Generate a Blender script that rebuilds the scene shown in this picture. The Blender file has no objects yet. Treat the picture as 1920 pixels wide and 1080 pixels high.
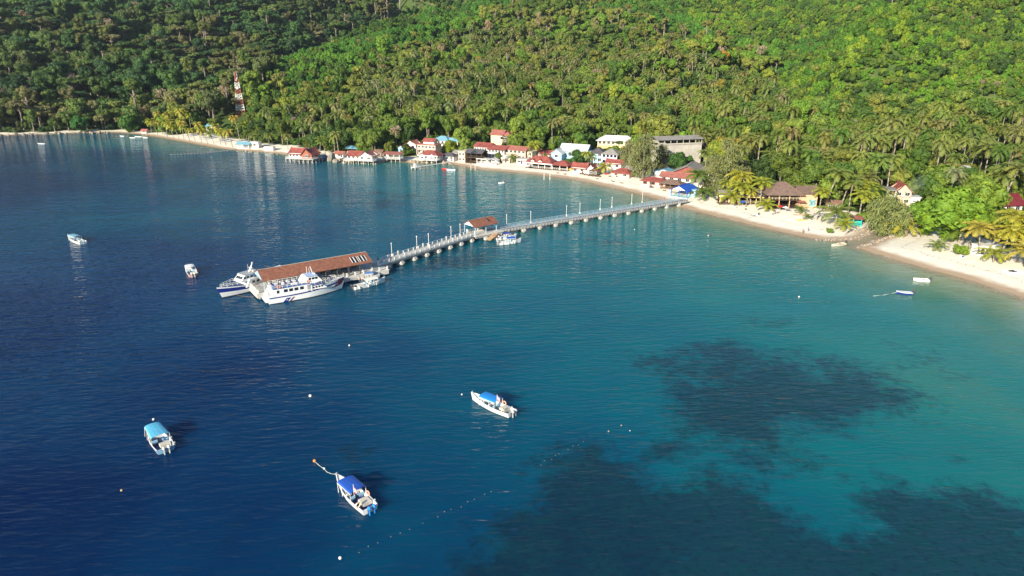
import bpy, math, random
import numpy as np
R = math.radians
random.seed(7)
RNG = np.random.default_rng(7)
scene = bpy.context.scene
COL = scene.collection

# ------------------------------------------------------------ camera, world, sun, exposure
CAM_H = 60.0
PITCH = math.atan(450 / 1280)
cam_d = bpy.data.cameras.new('camera'); cam = bpy.data.objects.new('camera', cam_d); COL.objects.link(cam)
cam.location = (0, 0, CAM_H); cam.rotation_euler = (math.pi / 2 - PITCH, 0, 0)
cam_d.sensor_width = 36; cam_d.lens = 24; cam_d.clip_start = .5; cam_d.clip_end = 6000
scene.camera = cam
SUN_EL, SUN_AZ = R(22), R(213)          # azimuth clockwise from +Y
world = bpy.data.worlds.new('World'); scene.world = world; world.use_nodes = True
wn = world.node_tree; bg = wn.nodes['Background']
sky = wn.nodes.new('ShaderNodeTexSky'); sky.sky_type = 'NISHITA'; sky.sun_disc = False
sky.sun_elevation = SUN_EL; sky.sun_rotation = SUN_AZ; sky.altitude = 50; sky.air_density = 1.0; sky.dust_density = .15; sky.ozone_density = 3
wn.links.new(sky.outputs[0], bg.inputs[0]); bg.inputs[1].default_value = .085
sun_d = bpy.data.lights.new('sun', 'SUN'); sun = bpy.data.objects.new('sun', sun_d); COL.objects.link(sun)
sun_d.energy = 5; sun_d.angle = R(.6); sun_d.color = (1, .91, .74)
sun.rotation_euler = (math.pi / 2 - SUN_EL, 0, math.pi - SUN_AZ); sun.location = (-200, -300, 300)
scene.view_settings.view_transform = 'Standard'; scene.view_settings.look = 'None'
scene.view_settings.exposure = .95; scene.view_settings.gamma = 1
scene.cycles.max_bounces = 5; scene.cycles.diffuse_bounces = 2; scene.cycles.glossy_bounces = 2
scene.cycles.transmission_bounces = 2; scene.cycles.transparent_max_bounces = 6
scene.cycles.caustics_reflective = False; scene.cycles.caustics_refractive = False
scene.cycles.use_denoising = True

# ------------------------------------------------------------ measuring helpers (photo pixel -> world)
CP, SP = math.cos(PITCH), math.sin(PITCH)
def P(px, py, z=0.):
    u = (px - 960) / 1280; v = (py - 540) / 1280
    dy = CP - v * SP; dz = -SP - v * CP
    t = (z - CAM_H) / dz
    return np.array([u * t, dy * t, z])
def project(x, y, z):
    dep = y * CP + (CAM_H - z) * SP
    up = y * SP - (CAM_H - z) * CP
    return 960 + 1280 * x / dep, 540 - 1280 * up / dep, dep
def zat(y, py): return CAM_H - y * math.tan(PITCH + math.atan((py - 540) / 1280))
def head(a, b): return math.atan2(b[1] - a[1], b[0] - a[0])

# ------------------------------------------------------------ object helpers
def tag(o, label=None, cat=None, group=None, kind=None):
    if label: o['label'] = label
    if cat: o['category'] = cat
    if group: o['group'] = group
    if kind: o['kind'] = kind
    return o
def empty(name, loc, rz=0, label=None, cat=None, group=None):
    o = bpy.data.objects.new(name, None); COL.objects.link(o)
    o.location = tuple(float(c) for c in loc); o.rotation_euler = (0, 0, rz); o.empty_display_size = .5
    return tag(o, label, cat, group)
KIDS = {}
def put(name, mesh, parent=None, loc=(0, 0, 0), rot=(0, 0, 0)):
    o = bpy.data.objects.new(name, mesh); COL.objects.link(o)
    o.location = tuple(float(c) for c in loc); o.rotation_euler = rot
    if parent is not None:
        o.parent = parent; KIDS.setdefault(parent.name, []).append(o)
    return o
def copy_tree(o, parent=None):
    c = o.copy(); COL.objects.link(c)
    if parent is not None:
        c.parent = parent; KIDS.setdefault(parent.name, []).append(c)
    for k in list(KIDS.get(o.name, [])): copy_tree(k, c)
    return c

class MB:
    def __init__(s): s.v = []; s.f = []; s.m = []
    def add(s, vs, fs, mi=0):
        n = len(s.v); s.v += [tuple(map(float, q)) for q in vs]
        for f in fs: s.f.append(tuple(i + n for i in f)); s.m.append(mi)
        return s
    def box(s, cx, cy, cz, sx, sy, sz, rz=0, mi=0):
        c, n = math.cos(rz), math.sin(rz); vs = []
        for z in (-.5, .5):
            for x, y in ((-.5, -.5), (.5, -.5), (.5, .5), (-.5, .5)):
                a, b = x * sx, y * sy; vs.append((cx + a * c - b * n, cy + a * n + b * c, cz + z * sz))
        return s.add(vs, [(3, 2, 1, 0), (4, 5, 6, 7), (0, 1, 5, 4), (1, 2, 6, 5), (2, 3, 7, 6), (3, 0, 4, 7)], mi)
    def beam(s, a, b, w, h=None, mi=0, n=4, w2=None):
        a = np.array(a, float); b = np.array(b, float); d = b - a; L = np.linalg.norm(d)
        if L < 1e-6: return s
        d /= L; up = np.array([0, 0, 1.]) if abs(d[2]) < .95 else np.array([1., 0, 0])
        u = np.cross(d, up); u /= np.linalg.norm(u); t = np.cross(u, d); h = h or w; vs = []
        k = (w2 / w) if w2 else 1
        for q, e in ((a, 1), (b, k)):
            for i in range(n):
                an = 2 * math.pi * (i + .5) / n; r = .7071 if n == 4 else .5
                vs.append(q + e * (u * math.cos(an) * w * r + t * math.sin(an) * h * r))
        fs = [(i, (i + 1) % n, n + (i + 1) % n, n + i) for i in range(n)] + [tuple(range(n))[::-1], tuple(range(n, 2 * n))]
        return s.add(vs, fs, mi)
    def tube(s, pts, r, n=6, mi=0):
        rr = r if isinstance(r, (list, tuple)) else [r] * len(pts)
        for i in range(len(pts) - 1): s.beam(pts[i], pts[i + 1], 2 * rr[i], mi=mi, n=n, w2=2 * rr[i + 1])
        return s
    def cyl(s, x, y, z0, z1, r, n=10, mi=0, r2=None): return s.beam((x, y, z0), (x, y, z1), 2 * r, mi=mi, n=n, w2=2 * (r if r2 is None else r2))
    def ball(s, c, r, nu=8, nv=5, mi=0, sq=(1, 1, 1)):
        vs = [(c[0], c[1], c[2] - r * sq[2])]
        for j in range(1, nv):
            ph = -math.pi / 2 + math.pi * j / nv
            for i in range(nu):
                a = 2 * math.pi * i / nu
                vs.append((c[0] + r * sq[0] * math.cos(ph) * math.cos(a), c[1] + r * sq[1] * math.cos(ph) * math.sin(a), c[2] + r * sq[2] * math.sin(ph)))
        vs.append((c[0], c[1], c[2] + r * sq[2])); fs = []
        for i in range(nu): fs.append((0, 1 + (i + 1) % nu, 1 + i))
        for j in range(nv - 2):
            for i in range(nu): fs.append((1 + j * nu + i, 1 + j * nu + (i + 1) % nu, 1 + (j + 1) * nu + (i + 1) % nu, 1 + (j + 1) * nu + i))
        t = len(vs) - 1; b = 1 + (nv - 2) * nu
        for i in range(nu): fs.append((b + i, b + (i + 1) % nu, t))
        return s.add(vs, fs, mi)
    def torus(s, c, R_, r, ax='x', n=12, m=6, mi=0):
        vs = []
        for i in range(n):
            a = 2 * math.pi * i / n
            for j in range(m):
                b = 2 * math.pi * j / m; q = R_ + r * math.cos(b); p, o, h = q * math.cos(a), q * math.sin(a), r * math.sin(b)
                vs.append({'x': (c[0] + h, c[1] + p, c[2] + o), 'y': (c[0] + p, c[1] + h, c[2] + o), 'z': (c[0] + p, c[1] + o, c[2] + h)}[ax])
        for i in range(n):
            for j in range(m):
                s.add([], [], mi)
        fs = [(i * m + j, ((i + 1) % n) * m + j, ((i + 1) % n) * m + (j + 1) % m, i * m + (j + 1) % m) for i in range(n) for j in range(m)]
        return s.add(vs, fs, mi)
    def mesh(s, name, mats, smooth=False):
        me = bpy.data.meshes.new(name); me.from_pydata(s.v, [], s.f)
        for m in (mats if isinstance(mats, (list, tuple)) else [mats]): me.materials.append(m)
        me.polygons.foreach_set('material_index', s.m)
        if smooth: me.polygons.foreach_set('use_smooth', [True] * len(s.f))
        me.update(); return me
    def build(s, name, mats, parent=None, smooth=False, **k): return put(name, s.mesh(name, mats, smooth), parent, **k)

def np_mesh(name, v, quads, mats, mi=None, smooth=False, attrs=None):
    me = bpy.data.meshes.new(name); nv, nf = len(v), len(quads); k = quads.shape[1] if nf else 4
    me.vertices.add(nv); me.vertices.foreach_set('co', np.asarray(v, np.float32).ravel())
    if nf:
        me.loops.add(nf * k); me.loops.foreach_set('vertex_index', quads.astype(np.int32).ravel())
        me.polygons.add(nf); me.polygons.foreach_set('loop_start', np.arange(0, nf * k, k, dtype=np.int32))
        if mi is not None: me.polygons.foreach_set('material_index', mi.astype(np.int32))
        if smooth: me.polygons.foreach_set('use_smooth', np.ones(nf, bool))
    for m in mats: me.materials.append(m)
    for an, (ty, arr) in (attrs or {}).items():
        at = me.attributes.new(an, ty, 'POINT')
        at.data.foreach_set({'FLOAT': 'value', 'INT': 'value', 'FLOAT_VECTOR': 'vector', 'FLOAT_COLOR': 'color'}[ty], np.asarray(arr).ravel())
    me.update(calc_edges=True); me.validate(); return me

# ------------------------------------------------------------ materials
MATS = {}
def _mix(nt, fac, a, b, mode='MIX'):
    m = nt.nodes.new('ShaderNodeMix'); m.data_type = 'RGBA'; m.blend_type = mode
    for k, q in ((0, fac), (6, a), (7, b)):
        if hasattr(q, 'node'): nt.links.new(q, m.inputs[k])
        elif isinstance(q, (int, float)): m.inputs[k].default_value = q
        else: m.inputs[k].default_value = (*q[:3], 1)
    return m.outputs[2]
def _noise(nt, scale, detail=3, coord='Object', rough=.55, mp=None):
    tc = nt.nodes.new('ShaderNodeTexCoord'); n = nt.nodes.new('ShaderNodeTexNoise')
    n.inputs['Scale'].default_value = scale; n.inputs['Detail'].default_value = detail; n.inputs['Roughness'].default_value = rough
    src = tc.outputs[coord]
    if mp:
        m = nt.nodes.new('ShaderNodeMapping'); nt.links.new(src, m.inputs[0])
        m.inputs['Rotation'].default_value = (0, 0, mp[1]); m.inputs['Scale'].default_value = mp[0]; src = m.outputs[0]
    nt.links.new(src, n.inputs['Vector']); return n.outputs['Fac']
def _map(nt, src, a, b, c=0., d=1.):
    m = nt.nodes.new('ShaderNodeMapRange'); nt.links.new(src, m.inputs[0])
    for i, q in enumerate((a, b, c, d)): m.inputs[i + 1].default_value = q
    return m.outputs[0]
def _math(nt, op, a, b=None):
    m = nt.nodes.new('ShaderNodeMath'); m.operation = op
    for i, q in enumerate((a, b)):
        if q is None: continue
        if hasattr(q, 'node'): nt.links.new(q, m.inputs[i])
        else: m.inputs[i].default_value = q
    return m.outputs[0]
def mat(name, col, rough=.6, var=.18, scale=1.5, spec=.4, metal=0, stripe=None, streak=None):
    """paint / wood / concrete: base colour with worn, blotchy variation; stripe = corrugation period (m)."""
    if name in MATS: return MATS[name]
    m = bpy.data.materials.new(name); m.use_nodes = True; nt = m.node_tree; b = nt.nodes['Principled BSDF']
    f = _map(nt, _noise(nt, scale, 5), .3, .7)
    c = _mix(nt, f, tuple(q * (1 - var) for q in col), tuple(min(1, q * (1 + var * .7)) for q in col))
    if streak:
        g = _map(nt, _noise(nt, 1.2, 4, mp=((1.5, 1.5, .15), 0)), .55, .75)
        c = _mix(nt, g, c, streak)
    nt.links.new(c, b.inputs['Base Color']); b.inputs['Roughness'].default_value = rough
    b.inputs['Specular IOR Level'].default_value = spec; b.inputs['Metallic'].default_value = metal
    if stripe:
        tc = nt.nodes.new('ShaderNodeTexCoord'); w = nt.nodes.new('ShaderNodeTexWave'); w.bands_direction = 'X'
        w.inputs['Scale'].default_value = 1 / stripe / 3.2; w.inputs['Distortion'].default_value = .15
        nt.links.new(tc.outputs['Object'], w.inputs[0]); bp = nt.nodes.new('ShaderNodeBump'); bp.inputs['Strength'].default_value = .5; bp.inputs['Distance'].default_value = .08
        nt.links.new(w.outputs['Fac'], bp.inputs['Height']); nt.links.new(bp.outputs[0], b.inputs['Normal'])
    MATS[name] = m; return m
WHITE = mat('white_paint', (.72, .7, .66), .4, .1, streak=(.55, .52, .46))
BOATWHITE = mat('white_gelcoat', (.82, .82, .8), .22, .06)
CREAM = mat('cream_wall', (.62, .53, .36), .7, streak=(.4, .34, .25))
PINK = mat('pink_wall', (.62, .42, .34), .7, streak=(.4, .3, .25))
SALMON = mat('salmon_wall', (.62, .38, .24), .7, streak=(.42, .27, .18))
GREYWALL = mat('grey_render', (.44, .41, .36), .85, .2, .3, streak=(.33, .3, .26))
YELLOW = mat('yellow_wall', (.68, .5, .2), .7)
REDROOF = mat('red_metal_roof', (.27, .07, .055), .65, .4, .4, stripe=.4, streak=(.27, .13, .1))
PINKROOF = mat('sunbleached_red_roof', (.36, .13, .1), .6, .3, .6, stripe=.4, streak=(.24, .12, .1))
MAROON = mat('maroon_roof', (.16, .025, .035), .5, .25, .6, stripe=.4)
TILE = mat('terracotta_tile_roof', (.25, .1, .062), .8, .35, 1.2, stripe=.3, streak=(.12, .065, .05))
BROWNROOF = mat('brown_shingle_roof', (.17, .11, .085), .85, .3, .8, stripe=.5, streak=(.22, .17, .14))
GREYROOF = mat('grey_asbestos_roof', (.27, .25, .23), .8, .25, .5, stripe=.5, streak=(.17, .15, .13))
DARKROOF = mat('charcoal_roof', (.09, .085, .09), .7, .3, .6, stripe=.4)
SILVER = mat('pale_metal_roof', (.58, .6, .6), .45, .15, .5, stripe=.4, streak=(.42, .4, .37))
BLUEROOF = mat('bright_blue_roof', (.015, .09, .5), .4, .15, .5, stripe=.5)
PALEBLUE = mat('pale_blue_paint', (.3, .52, .68), .5, .15)
TEALROOF = mat('teal_blue_roof', (.18, .38, .48), .5, .2, stripe=.4)
BLUE = mat('royal_blue_paint', (.03, .12, .5), .45)
RAILBLUE = mat('faded_blue_rail_paint', (.12, .3, .48), .5, .25)
NAVY = mat('navy_paint', (.015, .03, .22), .3)
NAVYIN = mat('dark_blue_boat_floor', (.02, .035, .16), .5)
CANVBLUE = mat('blue_canopy', (.02, .22, .62), .45, .12)
CANVDEEP = mat('deep_blue_canopy', (.02, .09, .42), .45, .12)
CANVPALE = mat('pale_turquoise_canopy', (.1, .42, .62), .45, .12)
REDP = mat('red_paint', (.5, .03, .03), .4)
WINE = mat('wine_red_paint', (.16, .02, .05), .35)
ORANGE = mat('orange_plastic', (.75, .25, .05), .4)
BLACK = mat('black_rubber', (.02, .02, .022), .6)
DKGREY = mat('dark_grey_metal', (.07, .075, .08), .5)
GREY = mat('mid_grey_metal', (.35, .36, .37), .45)
GLASS = mat('dark_window_glass', (.015, .02, .028), .08, .1, spec=.9)
CONC = mat('jetty_concrete', (.36, .34, .32), .85, .3, .7, streak=(.2, .19, .17))
CONCW = mat('pale_concrete', (.56, .54, .5), .8, .22, .9, streak=(.3, .27, .22))
WOOD = mat('weathered_wood', (.19, .13, .085), .8, .35, 2)
DKWOOD_SHADE = mat('dark_wood_and_shade', (.07, .045, .03), .75, .35, 2)  # dark timber, and the shade painted on back walls of open rooms
REDWOOD = mat('red_brown_timber', (.3, .1, .06), .75, .25, 2)
ROCK = mat('boulder_granite', (.27, .24, .2), .9, .4, .9, streak=(.13, .12, .11))
ROPE = mat('pale_rope', (.45, .5, .45), .8)
GREEN = mat('turquoise_paint', (.03, .42, .36), .5)
YEL = mat('yellow_plastic', (.75, .5, .03), .4)
SKIN = mat('skin', (.35, .2, .13), .6); HAIR = mat('black_hair', (.01, .01, .01), .5)
TRUNK = mat('grey_brown_bark', (.2, .165, .13), .9, .35, 3)
PALMTRUNK = mat('pale_palm_bark', (.3, .26, .2), .9, .3, 3)

def leaf_mat(name, hue_noise=.25, trans=.27):
    m = bpy.data.materials.new(name); m.use_nodes = True; nt = m.node_tree; b = nt.nodes['Principled BSDF']
    a = nt.nodes.new('ShaderNodeAttribute'); a.attribute_type = 'INSTANCER'; a.attribute_name = 'tint'
    n = _map(nt, _noise(nt, .55, 3), .35, .65)
    n2 = _map(nt, _noise(nt, 3.1, 2), .3, .7)
    c = _mix(nt, n, a.outputs['Color'], (1.5, 1.28, .8), 'MULTIPLY')
    k = nt.nodes.new('ShaderNodeMix'); k.data_type = 'RGBA'; nt.links.new(n, k.inputs[0]); nt.links.new(a.outputs['Color'], k.inputs[6]); nt.links.new(c, k.inputs[7])
    c2 = _mix(nt, n2, _mix(nt, 1., k.outputs[2], (1 - hue_noise,) * 3, 'MULTIPLY'), _mix(nt, 1., k.outputs[2], (1 + hue_noise,) * 3, 'MULTIPLY'))
    nt.links.new(c2, b.inputs['Base Color']); b.inputs['Roughness'].default_value = .6; b.inputs['Specular IOR Level'].default_value = .25
    t = nt.nodes.new('ShaderNodeBsdfTranslucent'); nt.links.new(c2, t.inputs[0]); s = nt.nodes.new('ShaderNodeMixShader'); s.inputs[0].default_value = trans
    o = nt.nodes['Material Output']; nt.links.new(b.outputs[0], s.inputs[1]); nt.links.new(t.outputs[0], s.inputs[2]); nt.links.new(s.outputs[0], o.inputs[0])
    return m
LEAF = leaf_mat('tree_leaves'); FROND = leaf_mat('palm_fronds', .3, .2)
# ------------------------------------------------------------ terrain shape
def wn3(pts): return [P(a, b)[:2] for a, b in pts]
SHORE = [(-2500, 640), (-900, 545)] + [tuple(q) for q in wn3([(-150, 258), (0, 254), (60, 252), (110, 251), (165, 248), (215, 248), (262, 251), (300, 257), (350, 266), (410, 277),
    (440, 281), (500, 285), (545, 291), (600, 296), (625, 299), (660, 304), (700, 305), (740, 301), (780, 305), (830, 304), (860, 309), (900, 317), (960, 322), (1020, 328), (1080, 336),
    (1130, 347), (1180, 358), (1230, 371), (1260, 382), (1300, 394), (1360, 408), (1420, 424), (1480, 437), (1530, 447), (1575, 451), (1605, 449), (1628, 440), (1648, 430), (1668, 418),
    (1690, 402), (1705, 398), (1712, 408), (1695, 425), (1668, 440), (1640, 452), (1608, 464), (1650, 477), (1700, 492), (1760, 509), (1820, 525), (1870, 541), (1920, 557), (2000, 590)])] + [(132, 130), (140, 90), (160, 40), (230, -60)]
SH = np.array(SHORE, float)
POLY = np.array(SHORE + [(3000, -60), (3000, 4000), (-2500, 4000)], float)
def seg_dist(x, y, pts):
    d = np.full(x.shape, 1e9)
    for i in range(len(pts) - 1):
        ax, ay = pts[i]; bx, by = pts[i + 1]; vx, vy = bx - ax, by - ay; L = vx * vx + vy * vy + 1e-9
        t = np.clip(((x - ax) * vx + (y - ay) * vy) / L, 0, 1)
        d = np.minimum(d, (x - ax - t * vx) ** 2 + (y - ay - t * vy) ** 2)
    return np.sqrt(d)
def inside(x, y, poly):
    r = np.zeros(x.shape, bool); n = len(poly); j = n - 1
    for i in range(n):
        xi, yi = poly[i]; xj, yj = poly[j]
        if yi != yj:
            r ^= ((yi > y) != (yj > y)) & (x < (xj - xi) * (y - yi) / (yj - yi) + xi)
        j = i
    return r
SHM = np.array([q for q in SHORE if not (q[0] > 112 and 217.5 < q[1] < 330 and q[0] < 200)], float)
def msd(x, y): return seg_dist(x, y, SHM) * np.where(inside(x, y, POLY), 1, -1)
def sdist(x, y):
    d = seg_dist(x, y, SH); return np.where(inside(x, y, POLY), d, -d)
_H = {0: [(520, 3), (560, 12), (610, 28), (700, 57), (850, 97), (1000, 138), (1250, 215)],
      300: [(510, 3), (560, 12), (650, 27), (730, 31), (850, 76), (1000, 128), (1250, 215)],
      500: [(440, 2), (520, 10), (620, 22), (700, 38), (775, 22), (880, 68), (1000, 108), (1250, 200)],
      640: [(410, 2), (480, 8), (600, 26), (720, 50), (800, 65), (885, 40), (1000, 92), (1250, 190)],
      820: [(390, 2), (460, 6), (600, 24), (750, 55), (880, 90), (960, 66), (1080, 128), (1300, 200)],
      1000: [(350, 2), (430, 5), (550, 16), (700, 35), (850, 72), (1000, 118), (1250, 190)],
      1200: [(290, 2), (400, 5), (550, 19), (700, 37), (850, 74), (1000, 122), (1250, 190)],
      1380: [(260, 2), (400, 7), (500, 17), (600, 27), (700, 42), (850, 82), (1000, 128), (1250, 200)],
      1470: [(240, 2), (400, 9), (520, 27), (585, 15), (700, 42), (850, 92), (1000, 145), (1250, 210)],
      1560: [(230, 2), (400, 10), (480, 27), (560, 46), (620, 58), (690, 40), (800, 84), (950, 140), (1250, 220)],
      1700: [(220, 2), (400, 12), (480, 33), (600, 67), (690, 98), (760, 80), (900, 143), (1200, 230)],
      1900: [(200, 2), (300, 4), (400, 14), (500, 46), (600, 80), (700, 115), (900, 185), (1200, 260)],
      2200: [(150, 2), (300, 8), (400, 24), (500, 58), (600, 95), (800, 160), (1200, 280)],
      -300: [(540, 6), (620, 35), (700, 62), (850, 105), (1000, 145), (1250, 220)]}
_c = []
for px, l in _H.items():
    for Y, z in l: _c.append(((px - 960) / 1280 * (Y * CP + (CAM_H - z) * SP), Y, z))
_c = np.array(_c); _S = 100.
def _phi(r): return np.sqrt(r * r + .15)
_D = np.hypot(_c[:, None, 0] - _c[None, :, 0], _c[:, None, 1] - _c[None, :, 1]) / _S
_W = np.linalg.solve(_phi(_D) * -1 + np.eye(len(_c)) * -.02, _c[:, 2])
def hill(x, y):
    o = np.zeros(x.shape)
    for k in range(len(_c)): o -= _W[k] * _phi(np.hypot(x - _c[k, 0], y - _c[k, 1]) / _S)
    return o
_ph = RNG.uniform(0, 6.28, (14, 2)); _an = RNG.uniform(0, 6.28, 14)
def bumps(x, y):
    o = np.zeros(x.shape)
    for k in range(14):
        lam = 30 * 1.3 ** (k % 7); w = 6.28 / lam; o += .02 * lam * np.sin(w * (x * math.cos(_an[k]) + y * math.sin(_an[k])) + _ph[k, 0])
    return o
def terrain(x, y):
    x = np.atleast_1d(np.asarray(x, float)); y = np.atleast_1d(np.asarray(y, float))
    d = sdist(x, y)
    beach = np.where(d < 22, .075 * d, 1.65 + .03 * (d - 22) + .5 * np.maximum(0, d - 34))
    beach = np.where(d < 0, np.maximum(.09 * d, -5), beach)
    h = np.maximum(hill(x, y), 2.0) + np.clip((d - 60) / 160, 0, 1) * bumps(x, y)
    z = np.minimum(beach, np.maximum(h, 2.0))
    return z
def tz(x, y): return float(terrain(x, y)[0])
def G(px, py, dz=0.):
    """first ground point seen through a photo pixel"""
    y = np.arange(60, 1300, 2.); k = math.tan(PITCH + math.atan((py - 540) / 1280)); 
    for it in range(3):
        z = CAM_H - y * k; x = (px - 960) / 1280 * (y * CP + (CAM_H - z) * SP); t = np.maximum(terrain(x, y), 0) + dz; h = np.nonzero(z <= t)[0]
        i = h[0] if len(h) else len(y) - 1
        if it < 2: st_ = y[1] - y[0]; y = np.linspace(y[i] - st_, y[i], 21)
    return np.array([x[i], y[i], max(0, t[i] - dz)])

def grid(xs, ys, zf):
    X, Y = np.meshgrid(xs, ys); x, y = X.ravel(), Y.ravel(); n = len(xs); m = len(ys)
    i = (np.arange(m - 1)[:, None] * n + np.arange(n - 1)[None, :]).ravel()
    return x, y, zf(x, y), np.stack([i, i + 1, i + n + 1, i + n], 1)
def steps(*a):
    o = [a[0]]
    for k in range(1, len(a) - 1, 2):
        st, e = a[k], a[k + 1]; n = max(1, round((e - o[-1]) / st)); o += list(np.linspace(o[-1], e, n + 1)[1:])
    return np.array(o)
x, y, z, q = grid(steps(-1500, 40, -700, 10, -420, 4, -40, 2.2, 220, 5, 420, 12, 800, 40, 1600), steps(-60, 20, 60, 5, 130, 2.4, 460, 5, 700, 10, 1300, 60, 2600), terrain)
sd = sdist(x, y)
edge = 30 + 6 * np.sin(x * .11) + 4 * np.sin(y * .23 + 1)
def lerp(a, xs, ys): return np.interp(a, xs, ys)
bw = lerp(x, [-400, -240, -230, -120, -60, -20, 30, 60, 110, 140], [7, 8, 26, 16, 6, 16, 26, 34, 40, 34])
veg = np.clip((msd(x, y) - bw - 2.5 * np.sin(x * .31) - 2 * np.sin(y * .43)) / 5, 0, 1)
M_ground = bpy.data.materials.new('sand_and_forest_floor'); M_ground.use_nodes = True; nt = M_ground.node_tree; b = nt.nodes['Principled BSDF']
av = nt.nodes.new('ShaderNodeAttribute'); av.attribute_name = 'veg'; ah = nt.nodes.new('ShaderNodeAttribute'); ah.attribute_name = 'shore'
n1 = _map(nt, _noise(nt, .35, 5), .3, .7); n2 = _map(nt, _noise(nt, 2.5, 4), .3, .7); n3 = _noise(nt, .09, 4)
sand = _mix(nt, n1, (.8, .73, .6), (.9, .85, .74)); sand = _mix(nt, _math(nt, 'MULTIPLY', n2, .35), sand, (.5, .42, .32))
wetn = _math(nt, 'ADD', ah.outputs['Fac'], _math(nt, 'MULTIPLY', _noise(nt, .22, 3), 4))
sand = _mix(nt, _map(nt, wetn, 7.2, 4.2), sand, (.42, .31, .21))
wr = _math(nt, 'MULTIPLY', _map(nt, _math(nt, 'ABSOLUTE', _math(nt, 'SUBTRACT', _math(nt, 'ADD', ah.outputs['Fac'], _math(nt, 'MULTIPLY', _noise(nt, .08, 2), 9)), 15)), 1.1, .2), _map(nt, _noise(nt, 1.3, 4), .5, .62))
sand = _mix(nt, _math(nt, 'MULTIPLY', wr, .7), sand, (.2, .15, .09))
grn = _mix(nt, n1, (.045, .085, .02), (.08, .12, .03)); grn = _mix(nt, _map(nt, n3, .56, .68), grn, (.12, .13, .05))
gf = _map(nt, _math(nt, 'ADD', av.outputs['Fac'], _math(nt, 'MULTIPLY', n2, .5)), .5, .9)
nt.links.new(_mix(nt, gf, sand, grn), b.inputs['Base Color']); b.inputs['Roughness'].default_value = .95; b.inputs['Specular IOR Level'].default_value = .1
bp = nt.nodes.new('ShaderNodeBump'); bp.inputs['Distance'].default_value = .25; bp.inputs['Strength'].default_value = .35
nt.links.new(_noise(nt, .9, 5), bp.inputs['Height']); nt.links.new(bp.outputs[0], b.inputs['Normal'])
me = np_mesh('ground', np.stack([x, y, z], 1), q, [M_ground], smooth=True, attrs={'veg': ('FLOAT', veg), 'shore': ('FLOAT', sd)})
tag(put('ground', me), 'white sand beach rising into forested hills', None, None, 'structure')

# ------------------------------------------------------------ water
_T = [(0, 262, .8), (150, 258, .62), (260, 262, .5), (330, 275, .52), (0, 300, .86), (200, 290, .78), (300, 320, .78), (0, 350, .94), (0, 600, .97), (0, 1000, 1.), (300, 500, .9), (440, 330, .76), (550, 350, .76),
      (480, 300, .68), (600, 330, .6), (600, 420, .76), (700, 330, .52), (800, 330, .46), (900, 345, .5), (900, 380, .5), (1000, 350, .38), (1100, 365, .36), (1180, 375, .33), (1000, 395, .52), (850, 400, .58), (750, 440, .7),
      (700, 400, .66), (700, 560, .7), (620, 600, .8), (850, 560, .58), (1000, 500, .54), (1100, 440, .5), (1200, 425, .4), (1300, 420, .36), (1400, 450, .38), (1500, 480, .33), (1600, 510, .28), (1750, 560, .25), (1850, 600, .26),
      (1900, 750, .34), (1800, 850, .42), (1550, 850, .48), (1400, 560, .44), (1550, 600, .4), (1700, 650, .36), (1200, 600, .54), (1100, 600, .6), (1050, 700, .6), (900, 700, .68), (800, 850, .75), (700, 700, .77), (550, 800, .85), (400, 700, .9),
      (500, 1000, .87), (800, 1000, .78), (1100, 1000, .72), (1500, 1050, .56), (1900, 1050, .5), (1150, 880, .66), (1350, 900, .56), (1680, 435, .3)]
_Tw = np.array([(*P(a, b_)[:2], t) for a, b_, t in _T])
def deep(x, y):
    d2 = (x[:, None] - _Tw[None, :, 0]) ** 2 + (y[:, None] - _Tw[None, :, 1]) ** 2
    sc = (12 + .06 * np.hypot(_Tw[:, 0], _Tw[:, 1])) ** 2
    w = 1 / (d2 / sc[None] + .12) ** 2
    return (w * _Tw[None, :, 2]).sum(1) / w.sum(1)
_REEF = [([(1205, 670), (1279, 661), (1363, 633), (1412, 645), (1450, 662), (1571, 667), (1655, 700), (1740, 745), (1684, 785), (1571, 807), (1515, 796), (1504, 830), (1470, 872), (1430, 866), (1374, 847), (1318, 824), (1250, 813),
           (1228, 774), (1245, 729), (1267, 706), (1234, 695)], .8, 9),
         ([(1099, 830), (1132, 836), (1166, 852), (1211, 830), (1307, 841), (1267, 858), (1205, 875), (1211, 897), (1279, 897), (1335, 883), (1402, 909), (1459, 942), (1487, 976), (1571, 999), (1627, 987), (1582, 954), (1627, 914),
           (1684, 906), (1717, 931), (1852, 931), (1960, 976), (2100, 1200), (700, 1250), (880, 1060), (913, 1010), (907, 976), (952, 948), (1014, 920), (1014, 892), (1042, 852)], .95, 6.5),
         ([(740, 497), (850, 470), (930, 462), (960, 480), (900, 500), (820, 512), (740, 512)], .6, 8), ([(1060, 448), (1120, 438), (1190, 446), (1180, 462), (1090, 462)], .4, 8), ([(640, 840), (720, 822), (745, 850), (700, 875), (640, 865)], .5, 4),
         ([(1751, 905), (1740, 892), (1790, 890), (1800, 902)], .6, 3), ([(1755, 862), (1800, 858), (1800, 874), (1765, 874)], .6, 3), ([(1380, 600), (1460, 590), (1500, 612), (1400, 622)], .45, 6), ([(1640, 640), (1750, 650), (1850, 690), (1780, 720), (1680, 690)], .35, 6),
         ([(640, 360), (760, 352), (840, 372), (700, 400), (600, 392)], .35, 10), ([(1290, 470), (1420, 478), (1380, 500), (1280, 490)], .25, 8), ([(390, 960), (470, 940), (500, 1000), (420, 1030)], .25, 5), ([(120, 280), (420, 300), (560, 330), (420, 345), (100, 320)], .3, 15)]
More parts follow.
